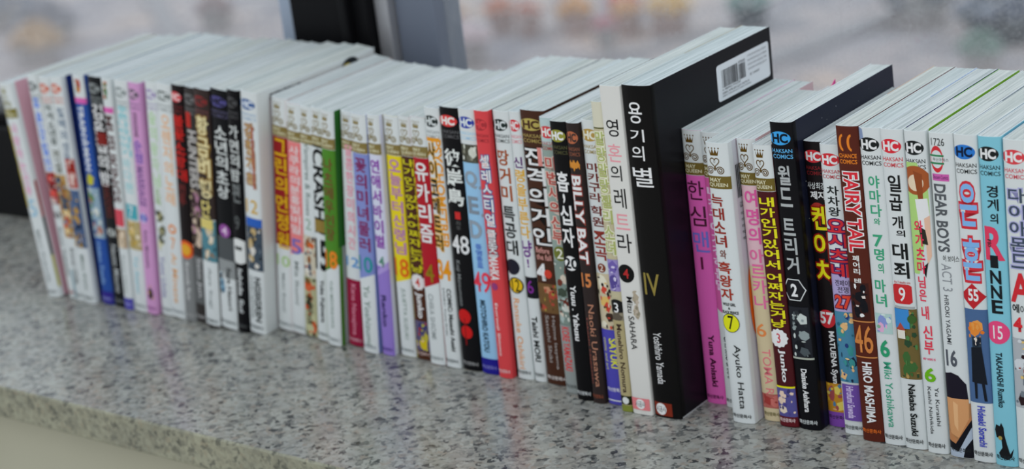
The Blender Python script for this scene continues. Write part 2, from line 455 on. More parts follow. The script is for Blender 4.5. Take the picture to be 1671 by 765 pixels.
class Book:
    def __init__(self, root, w, h, D, b):
        self.root, self.w, self.h, self.D, self.b = root, w, h, D, b
        self.parts = {}; self.order = []; self.layer = 0; self.op = 0; self.runs = {}
    JOINED = ('publisher_emblem', 'publisher_name', 'barcode', 'barcode_sticker', 'title_lettering', 'volume_number', 'spine_picture', 'cover_stars')
    def part(self, name):
        if name in self.JOINED:      # strokes of one picture or one line of print stay together
            last, run = self.runs.get(name, (-9, 0))
            if self.op - last > 1 and name in ('publisher_emblem', 'spine_picture', 'volume_number'):
                run += 1
            self.runs[name] = (self.op, run)
            key = (name, run)
        else:
            key = (name, 'op%d' % self.op)
        if key not in self.parts:
            self.parts[key] = ([], [], [], []); self.order.append(key)
        return self.parts[key]
    def add(self, part, verts, faces, col, side=False):
        """verts in (s, v): s across 0..1, v from top 0 to bottom 1; on the side cover s runs from spine to fore-edge"""
        V, F, MI, MT = self.part(part)
        m = ink(col)
        if m not in MT:
            MT.append(m)
        mi = MT.index(m)
        self.layer += 1
        off = 0.00002 + self.layer * 0.000012
        for fc in faces:
            poly = [verts[i] for i in fc]
            if side:
                base = len(V)
                V += [(self.w + off, p[0] * self.D, self.h * (1 - p[1])) for p in poly]
                F.append(tuple(range(base, len(V)))); MI.append(mi)
                continue
            lo, hi = min(p[0] for p in poly), max(p[0] for p in poly)
            for a, b in zip(ST, ST[1:]):
                if hi <= a or lo >= b:
                    continue
                c = clip(poly, a, b)
                if len(c) < 3:
                    continue
                base = len(V)
                ya, yb = bulge(a, self.b), bulge(b, self.b)
                for s, v_ in c:
                    r = (s - a) / (b - a)
                    V.append((s * self.w, ya + r * (yb - ya) - off, self.h * (1 - min(0.9995, max(0.0005, v_)))))
                F.append(tuple(range(base, len(V)))); MI.append(mi)
    def poly(self, part, pts, col, side=False):
        tris = tessellate_polygon([[Vector((p[0] * 10, p[1] * 100, 0)) for p in pts]])
        fs = []
        for t in tris:
            (x0, y0), (x1, y1), (x2, y2) = (pts[i] for i in t)
            cr = (x1 - x0) * (y2 - y0) - (x2 - x0) * (y1 - y0)
            fs.append(tuple(t) if cr < 0 else tuple(reversed(t)))
        self.add(part, pts, fs, col, side)
    def rect(self, part, v0, v1, col, s0=0.0, s1=1.0, side=False):
        self.add(part, [(s0, v0), (s0, v1), (s1, v1), (s1, v0)], [(0, 1, 2, 3)], col, side)
    def ell(self, part, s, v_, rs, rv, col, n=24, side=False, wob=0.0, k=0):
        pts = []
        for i in range(n):
            a = -2 * math.pi * i / n
            q = 1 + wob * math.cos(k * a)
            pts.append((s + rs * q * math.cos(a), v_ + rv * q * math.sin(a)))
        self.add(part, pts, [tuple(range(n))], col, side)
    def circle(self, part, s, v_, dv, col, n=24, **kw):
        r = dv * self.h / 2
        self.ell(part, s, v_, r / self.w, dv / 2, col, n, **kw)
    def text(self, part, s, v0, v1, s0, s1, col, mode='N', off=0.0, outline=None, side=False):
        vs, fs, (x0, x1, y0, y1) = text_mesh(s, off)
        if not fs:
            if outline:
                text_mesh(s, off + 0.06)
            return
        def place(vv):
            out = []
            for x, y in vv:
                u, t = (x - x0) / (x1 - x0), (y - y0) / (y1 - y0)
                out.append((s0 + t * (s1 - s0), v0 + u * (v1 - v0)) if mode == 'L' else (s0 + u * (s1 - s0), v1 - t * (v1 - v0)))
            return out
        if outline:
            ov, of, _ = text_mesh(s, off + 0.06)
            self.add(part, place(ov), of, outline, side)
        self.add(part, place(vs), fs, col, side)
    def stroke(self, part, pts, wd, col):
        """polyline in (s, v) drawn with a pen of wd metres"""
        W_, H_ = self.w, self.h
        P = [(p[0] * W_, p[1] * H_) for p in pts]
        L_, R_ = [], []
        for i, p in enumerate(P):
            a, b = P[max(0, i - 1)], P[min(len(P) - 1, i + 1)]
            dx, dy = b[0] - a[0], b[1] - a[1]
            q = math.hypot(dx, dy) or 1
            nx, ny = -dy / q * wd / 2, dx / q * wd / 2
            L_.append(((p[0] + nx) / W_, (p[1] + ny) / H_)); R_.append(((p[0] - nx) / W_, (p[1] - ny) / H_))
        vs = L_ + R_; n = len(P)
        self.add(part, vs, [(i, i + 1, n + i + 1, n + i) for i in range(n - 1)], col)
    def finish(self):
        for nm in self.order:
            V, F, MI, MT = self.parts[nm]
            if F:
                link_mesh(nm[0], V, F, MT, MI, self.root, smooth=True, merge=0.000003)

def emblem_oval(B, ell, let, txt):
    B.ell('publisher_emblem', 0.44, 0.050, 0.47, 0.0215, ell, 32)
    B.text('publisher_emblem', 'HC', 0.035, 0.065, 0.10, 0.80, let, off=0.045)
    B.text('publisher_emblem', 'HAKSAN', 0.083, 0.0955, 0.04, 0.93, txt, off=0.012)
    B.text('publisher_emblem', 'COMICS', 0.1005, 0.1135, 0.06, 0.94, txt, off=0.012)

def emblem_crescents(B, col):
    for s in (0.22, 0.60):
        out = []
        for i in range(17):
            a = math.pi / 2 + math.pi * i / 16
            out.append((s + 0.10 + 0.20 * math.cos(a), 0.0505 + 0.026 * math.sin(a)))
        for i in range(17):
            a = math.pi * 1.5 - math.pi * i / 16
            out.append((s + 0.10 + 0.09 * math.cos(a), 0.0505 + 0.0185 * math.sin(a)))
        B.poly('publisher_emblem', out, col)
    B.text('publisher_emblem', 'CHANCE', 0.084, 0.097, 0.08, 0.88, col, off=0.02)
    B.text('publisher_emblem', 'COMICS', 0.102, 0.115, 0.10, 0.88, col, off=0.02)

def emblem_crown(B, line, band):
    c = 0.40
    B.poly('publisher_emblem', [(c - .17, .044), (c + .17, .044), (c + .22, .022), (c + .13, .036), (c + .07, .020), (c, .036), (c - .07, .020), (c - .13, .036), (c - .22, .022)], line)
    for dx in (-.22, -.07, .07, .22):
        B.circle('publisher_emblem', c + dx, .0185, .0055, line, 8)
    for sg in (-1, 1):
        heart = []
        for i in range(19):
            t = math.pi * i / 18
            x = 16 * math.sin(t) ** 3
            y = 13 * math.cos(t) - 5 * math.cos(2 * t) - 2 * math.cos(3 * t) - math.cos(4 * t)
            heart.append((c + sg * x / 16 * .20, .066 - y / 17 * .0185))
        B.stroke('publisher_emblem', heart, 0.0006, line)
        sp = []
        for i in range(34):
            a = i / 33 * math.pi * 4.2
            q = 1 - i / 40
            sp.append((c + sg * (.22 + .19 * q * -math.cos(a)), .0955 - .0145 * q * math.sin(a)))
        B.stroke('publisher_emblem', [(c + sg * .015, .083)] + sp, 0.00055, line)
    cur = [(c + .035 * math.cos(a / 8 * 6.283), .064 + .005 * math.sin(a / 8 * 6.283)) for a in range(9)]
    B.stroke('publisher_emblem', cur, 0.0002, line)
    B.rect('publisher_emblem', .1145, .158, band)
    B.text('publisher_emblem', 'MAY', .121, .135, .10, .62, 'ccc8a8', off=.02)
    B.text('publisher_emblem', 'QUEEN', .138, .1525, .05, .88, 'ccc8a8', off=.02)

def patches(B, v0, v1, s0, s1, bgc, cols, seed, part='spine_picture'):
    """abstract coloured picture panel: overlapping soft shapes inside the rectangle"""
    rnd = random.Random(seed)
    B.rect(part, v0, v1, bgc, s0, s1)
    hh = v1 - v0; ww = s1 - s0
    n = max(10, int(hh * B.h / 0.0011))
    for i in range(n):
        big = i < n // 5
        if big:
            rv, rs = rnd.uniform(.0025, .0060) / B.h, rnd.uniform(.002, .0045) / B.w
            vv = v0 + hh * (i + rnd.random()) / (n // 5)
        else:
            rv, rs = rnd.uniform(.0005, .0022) / B.h, rnd.uniform(.0004, .0018) / B.w
            vv = v0 + hh * rnd.random()
        rv, rs = min(hh * .45, rv), min(ww * .45, rs)
        vv = min(v1 - rv, max(v0 + rv, vv))
        ss = s0 + rs + (ww - 2 * rs) * rnd.random()
        k = rnd.randint(4, 8); pts = []; ph = rnd.random()
        for j in range(k):
            a = -2 * math.pi * (j + ph) / k
            q = rnd.uniform(.7, 1.0)
            pts.append((ss + rs * q * math.cos(a), vv + rv * q * math.sin(a)))
        B.add(part, pts, [tuple(range(k))], cols[rnd.randrange(len(cols))])

def scallop(B, v_, dv, col, s):
    B.circle('volume_number', s, v_, dv, col, 48, wob=0.07, k=12)

def draw(B, e):
    op = e[0]
    if op == 'HC': emblem_oval(B, *e[1:])
    elif op == 'CC': emblem_crescents(B, e[1])
    elif op == 'MQ': emblem_crown(B, *e[1:])
    elif op == 'WT': B.rect('spine_panel', 0.0, .16, 'cdd2d2')
    elif op == 'PUB': B.text('publisher_name', '학산문화사', .9665, .981, .06, .90, e[1], off=.02)
    elif op == 'PUBV': B.text('publisher_name', '학산문화사', e[2] - .007, e[2] + .007, .06, .92, e[1], off=.02)
    elif op == 'R':
        B.rect(e[6] if len(e) > 6 else 'spine_panel', e[1], e[2], e[3], *(e[4:6] if len(e) > 5 else (0, 1)))
    elif op == 'P': B.poly(e[3] if len(e) > 3 else 'spine_panel', e[1], e[2])
    elif op in ('V', 'V1'):
        _, t, v0, v1, col, s0, s1 = e[:7]
        ol = e[7] if len(e) > 7 else None
        wts = [0.5 if ch == ' ' else (0.5 if ch in ',!' else 1.0) for ch in t]
        step = (v1 - v0) / sum(wts); p = v0
        for ch, wt in zip(t, wts):
            if ch != ' ':
                ws = (s0, s1)
                if ch in ',!1':
                    ws = (s0 + (s1 - s0) * .4, s0 + (s1 - s0) * .6)
                B.text('title_lettering', ch, p + step * wt * .05, p + step * wt * .94, ws[0], ws[1], col, off=.022 if op == 'V' else .006, outline=ol)
            p += step * wt
    elif op == 'L':
        _, t, v0, v1, col, s0, s1 = e[:7]
        fl = e[7] if len(e) > 7 else ''
        ol = e[8] if len(e) > 8 else None
        big = t.isupper() and 'b' in fl and (s1 - s0) > .5
        B.text('title_lettering' if big else 'author_lettering', t, v0, v1, s0, s1, col, 'L', .028 if 'b' in fl else .004, ol)
    elif op == 'N':
        _, t, v0, v1, col, s0, s1 = e[:7]
        fl = e[7] if len(e) > 7 else ''
        ol = e[8] if len(e) > 8 else None
        num = t.isdigit() or t == 'IV'
        B.text('volume_number' if num else 'subtitle_lettering', t, v0, v1, s0, s1, col, 'N', .03 if 'b' in fl else .008, ol)
    elif op == 'A':
        patches(B, *e[1:])
    elif op == 'EL':
        part = e[5]
        if len(e) > 6: B.ell(part, e[4], e[1], e[6] * .5, e[2] / 2, e[3])
        else: B.circle(part, e[4], e[1], e[2], e[3])
    elif op == 'SC': scallop(B, e[1], e[2], e[3], e[4])
    elif op == 'HEX':
        B.circle('volume_number', e[4], e[1], e[2] * 1.1, e[3], 6)
        B.circle('volume_number', e[4], e[1], e[2] * 1.0, '1a1a1e', 6)
    elif op == 'SQ':
        r = e[2] / 2; q = r * B.h / B.w
        B.poly('volume_number', [(e[4] - q, e[1] - r * .8), (e[4] - q, e[1] + r * .8), (e[4] - q * .7, e[1] + r), (e[4] + q * .7, e[1] + r), (e[4] + q, e[1] + r * .8), (e[4] + q, e[1] - r * .8), (e[4] + q * .7, e[1] - r), (e[4] - q * .7, e[1] - r)], e[3])
    elif op == 'DI':
        r = e[2] / 2; q = r * B.h / B.w
        B.poly('volume_number', [(e[4] - q, e[1]), (e[4], e[1] + r), (e[4] + q, e[1]), (e[4], e[1] - r)], e[3])
    elif op == 'BAT':
        r = e[2] / 2; c = .45
        pts = [(0, -.7), (.06, -.95), (.08, -.6), (.18, -.45), (.3, -.9), (.42, -.2), (.40, .6), (.30, .2), (.2, .45), (.1, .35), (0, .95)]
        pts = [(c + x, e[1] + y * r) for x, y in pts] + [(c - x, e[1] + y * r) for x, y in reversed(pts[1:-1])]
        B.poly('spine_picture', pts, e[3])
    elif op == 'SR': B.rect('side_print', e[1], e[2], e[3], e[4], e[5], side=True)
    elif op == 'SE': B.ell('side_print', e[1], e[2], e[3], e[4], e[5], side=True)
    elif op == 'ST': B.text('side_print', e[1], e[4], e[5], e[2], e[3], e[6], side=True, off=.02)
    elif op == 'BC':
        rnd = random.Random(5)
        x = .045
        while x < .22:
            q = rnd.uniform(.003, .009)
            B.rect('barcode', .085, .2, '1c1c1e', x, x + q, side=True); x += q + rnd.uniform(.003, .008)
        B.text('barcode', '값 4,500원', .215, .235, .05, .22, '3c3c40', side=True)
        for k in range(5):
            B.text('barcode', '학산문화사', .25 + k * .022, .262 + k * .022, .05, .22, '4c4c50', side=True)

def sticker(B0):
    class Placed:      # the label's own layout, set near the top back corner of the cover
        def fs(self, q): return .52 + (q - .545) * 1.11
        def fv(self, q): return .040 + (q - .045) * .635
        def add(self, p, pts, f, c, side): B0.add(p, [(self.fs(a), self.fv(b)) for a, b in pts], f, c, side)
        def rect(self, p, v0, v1, c, s0, s1, side): B0.rect(p, self.fv(v0), self.fv(v1), c, self.fs(s0), self.fs(s1), side)
        def text(self, p, t, v0, v1, s0, s1, c, side): B0.text(p, t, self.fv(v0), self.fv(v1), self.fs(s0), self.fs(s1), c, side=side)
    B = Placed()
    V0, V1, S0, S1 = .045, .215, .545, .955
    r = .018
    pts = []
    for cx_, cy_, a0 in ((S1 - r, V0 + r * .7, 0), (S0 + r, V0 + r * .7, 90), (S0 + r, V1 - r * .7, 180), (S1 - r, V1 - r * .7, 270)):
        for k in range(5):
            a = math.radians(a0 + k * 22.5)
            pts.append((cx_ + r * math.cos(a), cy_ - r * .7 * math.sin(a)))
    B.add('barcode_sticker', pts, [tuple(range(len(pts)))], 'd4d8dc', side=True)
    rnd = random.Random(8)
    x = S0 + .035
    while x < S0 + .155:
        q = rnd.uniform(.0015, .0045)
        B.rect('barcode_sticker', .075, .158, '1c1c20', x, x + q, side=True); x += q + rnd.uniform(.0015, .004)
    x = S0 + .165
    while x < S0 + .215:
        q = rnd.uniform(.0015, .004)
        B.rect('barcode_sticker', .085, .158, '1c1c20', x, x + q, side=True); x += q + rnd.uniform(.0015, .003)
    B.text('barcode_sticker', '07650', .070, .081, S0 + .165, S0 + .215, '303034', side=True)
    B.text('barcode_sticker', '9 788952 776709', .161, .170, S0 + .03, S0 + .17, '303034', side=True)
    B.text('barcode_sticker', 'ISBN 978-89-527-7670-9', .177, .186, S0 + .03, S0 + .235, '303034', side=True)
    B.text('barcode_sticker', 'ISBN 978-89-527-7609-9(세트)', .191, .200, S0 + .03, S0 + .25, '303034', side=True)
    for k, s in enumerate(('이 책의 한국어판 저작권은 저작권자와', '독점 계약한 출판사에 있습니다 저작권법에', '의해 한국 내에서 보호를 받는 저작물', '무단전재와 무단복제를 금합니다')):
        B.text('barcode_sticker', s, .062 + k * .021, .072 + k * .021, S0 + .235, S0 + .385, '505056', side=True)
    B.text('barcode_sticker', '값 7,000원', .150, .163, S0 + .245, S0 + .32, '3c3c40', side=True)

def stars(B):
    rnd = random.Random(3)
    for k in range(46):
        r = rnd.choice((.0012, .0016, .0024))
        B.ell('cover_stars', rnd.uniform(.04, .97), rnd.uniform(.02, .5), r, r * .68 * 1.0, rnd.choice(('a8acb4', '80848c', 'd0d0c8')), 6, side=True)

# ---------------------------------------------------------------- the books
# x, y of the spine's foot, thickness, height, lean (rad), depth, format, spine colour, side cover colour, label, print, extras
BOOKS = [
    (-0.6838, 0.0225, 0.0136, 0.1734, -0.052, 0.114, 'M', 'cdd2d2', 'c79aa6', 'leftmost comic in the row, white spine with pink title and yellow left edge',
     [('MQ', '8d8a5c', '7c7338'), ('R', 0.1931, 0.5735, 'b3a032', 0, 0.22, 'spine_panel'), ('R', 0.2565, 0.2882, '2c2a18', 0, 0.1, 'spine_panel'), ('R', 0.3429, 0.3862, '2c2a18', 0.02, 0.12, 'spine_panel'), ('R', 0.4496, 0.4841, '2c2a18', 0, 0.1, 'spine_panel'), ('V', '사랑하는신부', 0.1787, 0.5245, 'd9a0bd', 0.32, 0.82), ('N', '5', 0.536, 0.6167, '8fb9cf', 0.3, 0.85), ('L', 'Mari Fukuda', 0.6801, 0.928, '7a8484', 0.4, 0.66), ('PUB', '6a7070'), ('SR', 0.45, 0.62, 'a02a30', 0, 0.02), ('SR', 0.62, 0.8, '1c1a1c', 0, 0.02), ('SR', 0.8, 0.95, 'b8b040', 0, 0.02)], {}),
    (-0.6649, 0.0275, 0.0113, 0.1801, 0.003, 0.127, 'H', 'cdd2d2', 'cdd2d2', 'white comic with royal blue title over red picture, second from the left',
     [('HC', '59605f', 'c4c8c8', '7c8484'), ('V', '푸른강철인', 0.0967, 0.4227, '4a78d8', 0.28, 0.85), ('A', 0.4282, 0.5718, 0, 1, '8c2c30', ['d05048', '1c1416', 'c8c4c0', '601418'], 1), ('EL', 0.6188, 0.0359, '20242a', 0.5, 'volume_number'), ('N', '9', 0.5967, 0.6409, 'e0e0e0', 0.35, 0.65), ('L', 'Rumi Takashi', 0.6768, 0.8978, '5a6264', 0.35, 0.65), ('PUB', 'a86060')], {}),
    (-0.6539, 0.0241, 0.0124, 0.1801, 0.035, 0.127, 'H', 'cdd2d2', 'a98f5c', 'white comic with dark green title above an orange picture, third from the left end',
     [('HC', 'c4583e', 'd8c8c0', 'c88070'), ('V', '마계소년왕', 0.1154, 0.2995, '46524e', 0.3, 0.85), ('V', '전설', 0.3132, 0.4231, '6a6c60', 0.3, 0.85), ('A', 0.4286, 0.7115, 0, 1, 'b08a50', ['c85030', '3a4a60', 'd8c090', '7088a0', '8c6030'], 2), ('L', 'Kenji Oda', 0.7582, 0.9231, '3c4444', 0.35, 0.7), ('R', 0.8626, 0.989, '93b4c0', 0, 0.25, 'spine_panel'), ('PUB', '707878')], {'edge': 'b79b62'}),
    (-0.6412, 0.0218, 0.0126, 0.1814, 0.052, 0.127, 'H', 'cdd2d2', '20306c', 'white comic with slate blue title and a red and navy picture, fourth from the left',
     [('HC', 'c4583e', 'd8c8c0', 'c88070'), ('V', '철벽의성문', 0.1277, 0.3723, '66788c', 0.3, 0.85), ('A', 0.3533, 0.481, 0.35, 1, 'a8382c', ['c84838', '8c2018', 'd0b8b0'], 3), ('A', 0.4891, 0.7473, 0, 1, '4a5e80', ['d8ccc0', '23324c', 'b08840', '8098b0', 'c8a050'], 4), ('L', 'Miya Kato', 0.7799, 0.9375, '5c7468', 0.35, 0.65), ('PUB', '606868')], {}),
    (-0.6229, 0.0246, 0.0122, 0.1834, 0.071, 0.127, 'H', '2a4f9a', '1f5a86', 'blue comic with white slanting title under a magenta band, near the left',
     [('R', -0.0053, 0.107, 'cdd2d2', 0, 1, 'spine_panel'), ('A', 0.016, 0.0802, 0.25, 0.8, 'cdd2d2', ['c07a40', '4a7a50', 'b04040'], 5), ('R', 0.0963, 0.1203, 'd060a8', 0, 1, 'spine_panel'), ('L', 'TRAIN☆MAN', 0.1283, 0.4091, 'd8e0ec', 0.2, 0.85, 'b'), ('A', 0.4171, 0.4759, 0.1, 0.9, '2a4f9a', ['b8b428', 'c8c040'], 6), ('A', 0.4813, 0.7032, 0, 1, '8ca4b4', ['d0d4cc', '5c8c40', 'b07868', '3c5c8c'], 7), ('L', 'Hideo Tsuda', 0.7219, 0.9091, '8cb4dc', 0.3, 0.65), ('R', 0.9412, 0.9947, '342a86', 0, 1, 'spine_panel'), ('PUB', '9098c8')], {}),
    (-0.6086, 0.0231, 0.014, 0.1836, 0.093, 0.127, 'H', '17191c', 'a6acac', 'black comic with round white title characters, between two magenta-banded spines',
     [('HC', '8a9090', '202224', '8a9090'), ('V', '검은집의밤', 0.112, 0.4693, 'dcdedc', 0.15, 0.9), ('R', 0.2347, 0.288, '7c2420', 0.3, 0.95, 'spine_panel'), ('L', 'SHADOWS', 0.456, 0.6027, '6a2c28', 0.3, 0.8), ('EL', 0.6693, 0.0453, 'c8ccc8', 0.5, 'volume_number'), ('N', '8', 0.6453, 0.6933, '303434', 0.3, 0.7), ('L', 'Naoto Mizuno', 0.7227, 0.936, 'c0c4c4', 0.35, 0.72), ('PUB', '808484')], {}),
    (-0.5943, 0.0202, 0.0096, 0.1838, 0.111, 0.127, 'H', 'cdd2d2', '8fb0c4', 'white comic with outlined brown title under a magenta band, and violet foot',
     [('A', 0.008, 0.0875, 0.2, 0.8, 'cdd2d2', ['c07a40', '4a7a50', 'b04040'], 8), ('R', 0.1194, 0.1432, 'd060a8', 0, 1, 'spine_panel'), ('L', 'MUSUKINGS', 0.1538, 0.5252, '5c4444', 0.1, 0.9, 'b'), ('N', '3', 0.5597, 0.6233, 'e0c8c8', 0.3, 0.8), ('R', 0.5544, 0.6286, 'cc4a58', 0.1, 0.95, 'spine_panel'), ('A', 0.6393, 0.7241, 0, 1, 'b09a80', ['e0d0b8', '6c4c34', 'd8c8b0'], 9), ('L', 'Toru Hino', 0.7507, 0.9231, '8a9490', 0.35, 0.65), ('R', 0.9469, 0.9973, '4a45a0', 0, 1, 'spine_panel'), ('PUB', 'a0a0d0')], {}),
    (-0.583, 0.0201, 0.0138, 0.1832, 0.124, 0.127, 'H', 'cdd2d2', 'cdd2d2', 'white comic with aqua title and a teal number box, left of the lilac spine',
     [('HC', '7c8686', 'cfd4d4', '8c9494'), ('V', '푸른나라이야기', 0.1064, 0.3191, '7cc0c8', 0.12, 0.9), ('V', '바다편', 0.3245, 0.4787, 'a4ccd0', 0.2, 0.8), ('R', 0.5266, 0.5904, '48a0ac', 0.1, 0.9, 'spine_panel'), ('N', '7', 0.5346, 0.5824, 'd8e4e4', 0.35, 0.65), ('A', 0.5984, 0.7234, 0, 1, 'b0a070', ['a08030', '6c4c34', 'e0d0b8', 'd0b050'], 10), ('L', 'Yui Asano', 0.75, 0.9176, '90c4d0', 0.35, 0.68), ('PUB', '808888')], {}),
    (-0.5689, 0.019, 0.0112, 0.1829, 0.134, 0.127, 'H', 'c793c0', 'b27aa4', 'lilac pink comic with violet title and blue number disc, in the left group',
     [('HC', '4c4a54', 'd0a8c8', '8c6c90'), ('L', 'EYE☆ZONE', 0.127, 0.2275, '3a2c3c', 0.3, 0.75, 'b'), ('V', '순정', 0.2381, 0.3439, '6450a8', 0.15, 0.85), ('L', 'MARRIAGE', 0.3519, 0.5238, '7c5a90', 0.25, 0.85, 'b'), ('EL', 0.5741, 0.0397, '5c68b8', 0.5, 'volume_number'), ('N', '2', 0.5529, 0.5952, 'c8c0e0', 0.35, 0.65), ('L', 'Kaho Miyasaka', 0.6296, 0.7937, '4c3850', 0.35, 0.72), ('A', 0.873, 0.9365, 0.3, 0.85, 'c793c0', ['2c2420', 'c8a060', '1c1818'], 11), ('PUB', '905c90')], {}),
    (-0.5553, 0.0211, 0.0121, 0.1832, 0.142, 0.127, 'H', 'cdd2d2', 'cdd2d2', 'white comic with pale green title and an ink-black figure patch, right of the lilac spine',
     [('HC', '9a8cb4', 'd2d6d6', 'a8a0bc'), ('V', '숲의왕자님', 0.1138, 0.4418, 'b0cca4', 0.2, 0.8), ('V', '초록', 0.4418, 0.5212, 'a0b890', 0.25, 0.75), ('A', 0.5344, 0.7196, 0.1, 1, 'cdd2d2', ['3c4438', '2a302c', 'c8c4a0', '807c58'], 12), ('L', 'Yumi Unita', 0.7381, 0.9233, '8c88b0', 0.3, 0.7), ('PUB', '7c8488')], {}),
    (-0.5429, 0.0191, 0.0159, 0.1832, 0.147, 0.127, 'H', 'cdd2d2', '7c8c84', 'white comic with faint orange title and name, left of the black and red spine',
     [('HC', '6c7472', 'cfd4d4', '8c9494'), ('V', '오렌지의노래', 0.1234, 0.5118, 'dcb088', 0.25, 0.8), ('EL', 0.6115, 0.042, 'd8884c', 0.5, 'volume_number'), ('EL', 0.6115, 0.021, 'cdd2d2', 0.5, 'volume_number'), ('N', '7', 0.6483, 0.7008, 'd89860', 0.35, 0.65), ('L', 'Ai Minase', 0.7165, 0.937, 'dca468', 0.32, 0.66), ('PUB', '7c8488')], {}),
    (-0.5266, 0.0173, 0.0115, 0.1841, 0.15, 0.127, 'H', '1a1415', '5c6060', 'black comic with scarlet title characters and an orange number disc',
     [('HC', 'c83c44', 'e0c0c0', '6c2022'), ('V', '불꽃소방대', 0.1195, 0.4, 'c02420', 0.1, 0.95), ('V', '전투', 0.4052, 0.5039, '6c2826', 0.2, 0.8), ('R', 0.7117, 1.0078, '7c7e7e', 0, 1, 'spine_panel'), ('EL', 0.6883, 0.0779, 'd85c2c', 0.5, 'volume_number'), ('EL', 0.6883, 0.0494, 'd8a030', 0.5, 'volume_number'), ('L', 'Kuroda Ryo', 0.7429, 0.9065, 'd0d0d0', 0.3, 0.7), ('PUB', 'a0a0a0')], {}),
    (-0.5147, 0.0172, 0.0131, 0.1829, 0.154, 0.127, 'H', '34302f', '5c6060', 'dark grey comic with red flash and pale outlined lettering, beside the scarlet-titled spine',
     [('HC', '6c6c6c', '302e2e', '6c6c6c'), ('R', 0.1042, 0.1667, 'b02820', 0.1, 0.5, 'spine_panel'), ('L', 'HUNTERS', 0.1771, 0.4167, 'b8b4b0', 0.2, 0.85, 'b'), ('A', 0.4219, 0.6771, 0, 1, '3a2c2a', ['c8b4a0', '6a5c50', 'a87890', 'b0a480'], 13), ('L', 'Sato Jun', 0.7161, 0.8854, 'c0c0c0', 0.3, 0.7), ('R', 0.7083, 0.9167, '5e6060', 0, 1, 'spine_panel'), ('L', 'Sato Jun', 0.7161, 0.8854, 'c0c0c0', 0.3, 0.7), ('PUB', 'b0b0b0')], {}),
    (-0.5013, 0.0131, 0.0143, 0.1835, 0.158, 0.127, 'H', '342a28', '1e4450', 'dark brown comic with cream title letters and a teal picture',
     [('HC', '7c2a2a', '3a2c2a', '6c4040'), ('V', '황금비행', 0.1059, 0.4522, 'd8cc9c', 0.1, 0.9, '8c6c30'), ('N', '5', 0.2765, 0.3075, 'd8cc9c', 0.3, 0.8), ('V', '단', 0.4522, 0.5349, 'd8c878', 0.2, 0.8), ('R', 0.5349, 0.9922, 'cdd2d2', 0, 1, 'spine_panel'), ('A', 0.5401, 0.7158, 0, 1, '50808c', ['c8b898', '2c4c58', 'd8ccb8', 'a07040'], 14), ('L', 'Aya Sugi', 0.7416, 0.9173, '8c9494', 0.4, 0.66), ('R', 0.5349, 0.5762, 'd0c070', 0.1, 0.9, 'spine_panel'), ('PUB', '505858')], {}),
    (-0.4866, 0.0142, 0.0173, 0.1834, 0.159, 0.127, 'H', '0f1013', 'aab0b2', 'black comic with violet logo fading to white at the foot, small purple number',
     [('HC', '4c4880', '14141a', '54506c'), ('V', '소년의초상', 0.144, 0.4473, 'c8ccca', 0.2, 0.85), ('R', 0.6067, 0.7095, '4c5052', 0, 1, 'spine_panel'), ('R', 0.7044, 0.7866, '8c9090', 0, 1, 'spine_panel'), ('R', 0.7815, 1.0, 'cdd2d2', 0, 1, 'spine_panel'), ('EL', 0.581, 0.0566, '8c4a94', 0.5, 'volume_number'), ('N', '4', 0.563, 0.599, 'd8c0d8', 0.35, 0.65), ('L', 'Saya Hatori', 0.7352, 0.9203, '202424', 0.45, 0.75, 'b'), ('A', 0.7609, 0.8586, 0.05, 0.4, 'cdd2d2', ['507c98', '203038', '90b8cc'], 15), ('PUB', '586060')], {}),
    (-0.4689, 0.0124, 0.0107, 0.1847, 0.159, 0.127, 'H', '0d0d10', 'b4babc', 'black comic with a white mask patch and dim grey logo',
     [('HC', '48484a', '141414', '4c4c4e'), ('V', '가면의밤', 0.1367, 0.3696, 'c0c4c2', 0.12, 0.9), ('V', '편', 0.3696, 0.4582, '707474', 0.2, 0.85), ('N', '9', 0.5089, 0.5671, '585c5c', 0.3, 0.7), ('EL', 0.6557, 0.1063, 'd4d6d4', 0.5, 'spine_picture'), ('EL', 0.643, 0.0177, '303434', 0.36, 'spine_picture'), ('EL', 0.643, 0.0177, '303434', 0.66, 'spine_picture'), ('L', 'Ishida Sui', 0.7291, 0.9165, 'c4c8c8', 0.35, 0.75, 'b'), ('PUB', '585c5c')], {}),
    (-0.4579, 0.0139, 0.0152, 0.1832, 0.161, 0.127, 'H', 'cdd2d2', 'cdd2d2', 'wide white comic with tan lettering, number 12 and its white side cover showing',
     [('HC', '3c5c90', 'ccd4dc', '90a8c0'), ('V', '강철계획', 0.1221, 0.3893, 'b4905c', 0.25, 0.8, '8c6c58'), ('R', 0.1349, 0.3893, 'a04848', 0.68, 0.76, 'spine_panel'), ('N', '12', 0.4351, 0.4911, 'c8a038', 0.15, 0.85), ('R', 0.5115, 0.5471, '2c5cb0', 0.1, 1, 'spine_panel'), ('A', 0.5471, 0.7303, 0.1, 1, '404c58', ['d0ccc4', '1c2024', 'c89048', '606c78', 'b8a070'], 16), ('L', 'NGSIGRSN', 0.7583, 0.9491, '303838', 0.5, 0.85, 'b'), ('L', 'STORY EDITION', 0.7583, 0.9364, '78807e', 0.2, 0.4), ('PUB', '505858'), ('ST', 'DISPATCH 12', 0.1, 0.35, 0.02, 0.045, '3c4850'), ('SE', 0.78, 0.045, 0.08, 0.045, '1c2024'), ('SE', 0.75, 0.05, 0.05, 0.03, 'c0b040')], {'edge': '6c7c80'}),
    (-0.441, 0.0261, 0.0147, 0.1762, 0.165, 0.114, 'M', '8c1c20', '8c5c54', 'white-topped comic with gold title on dark red, first of the small crown-logo spines',
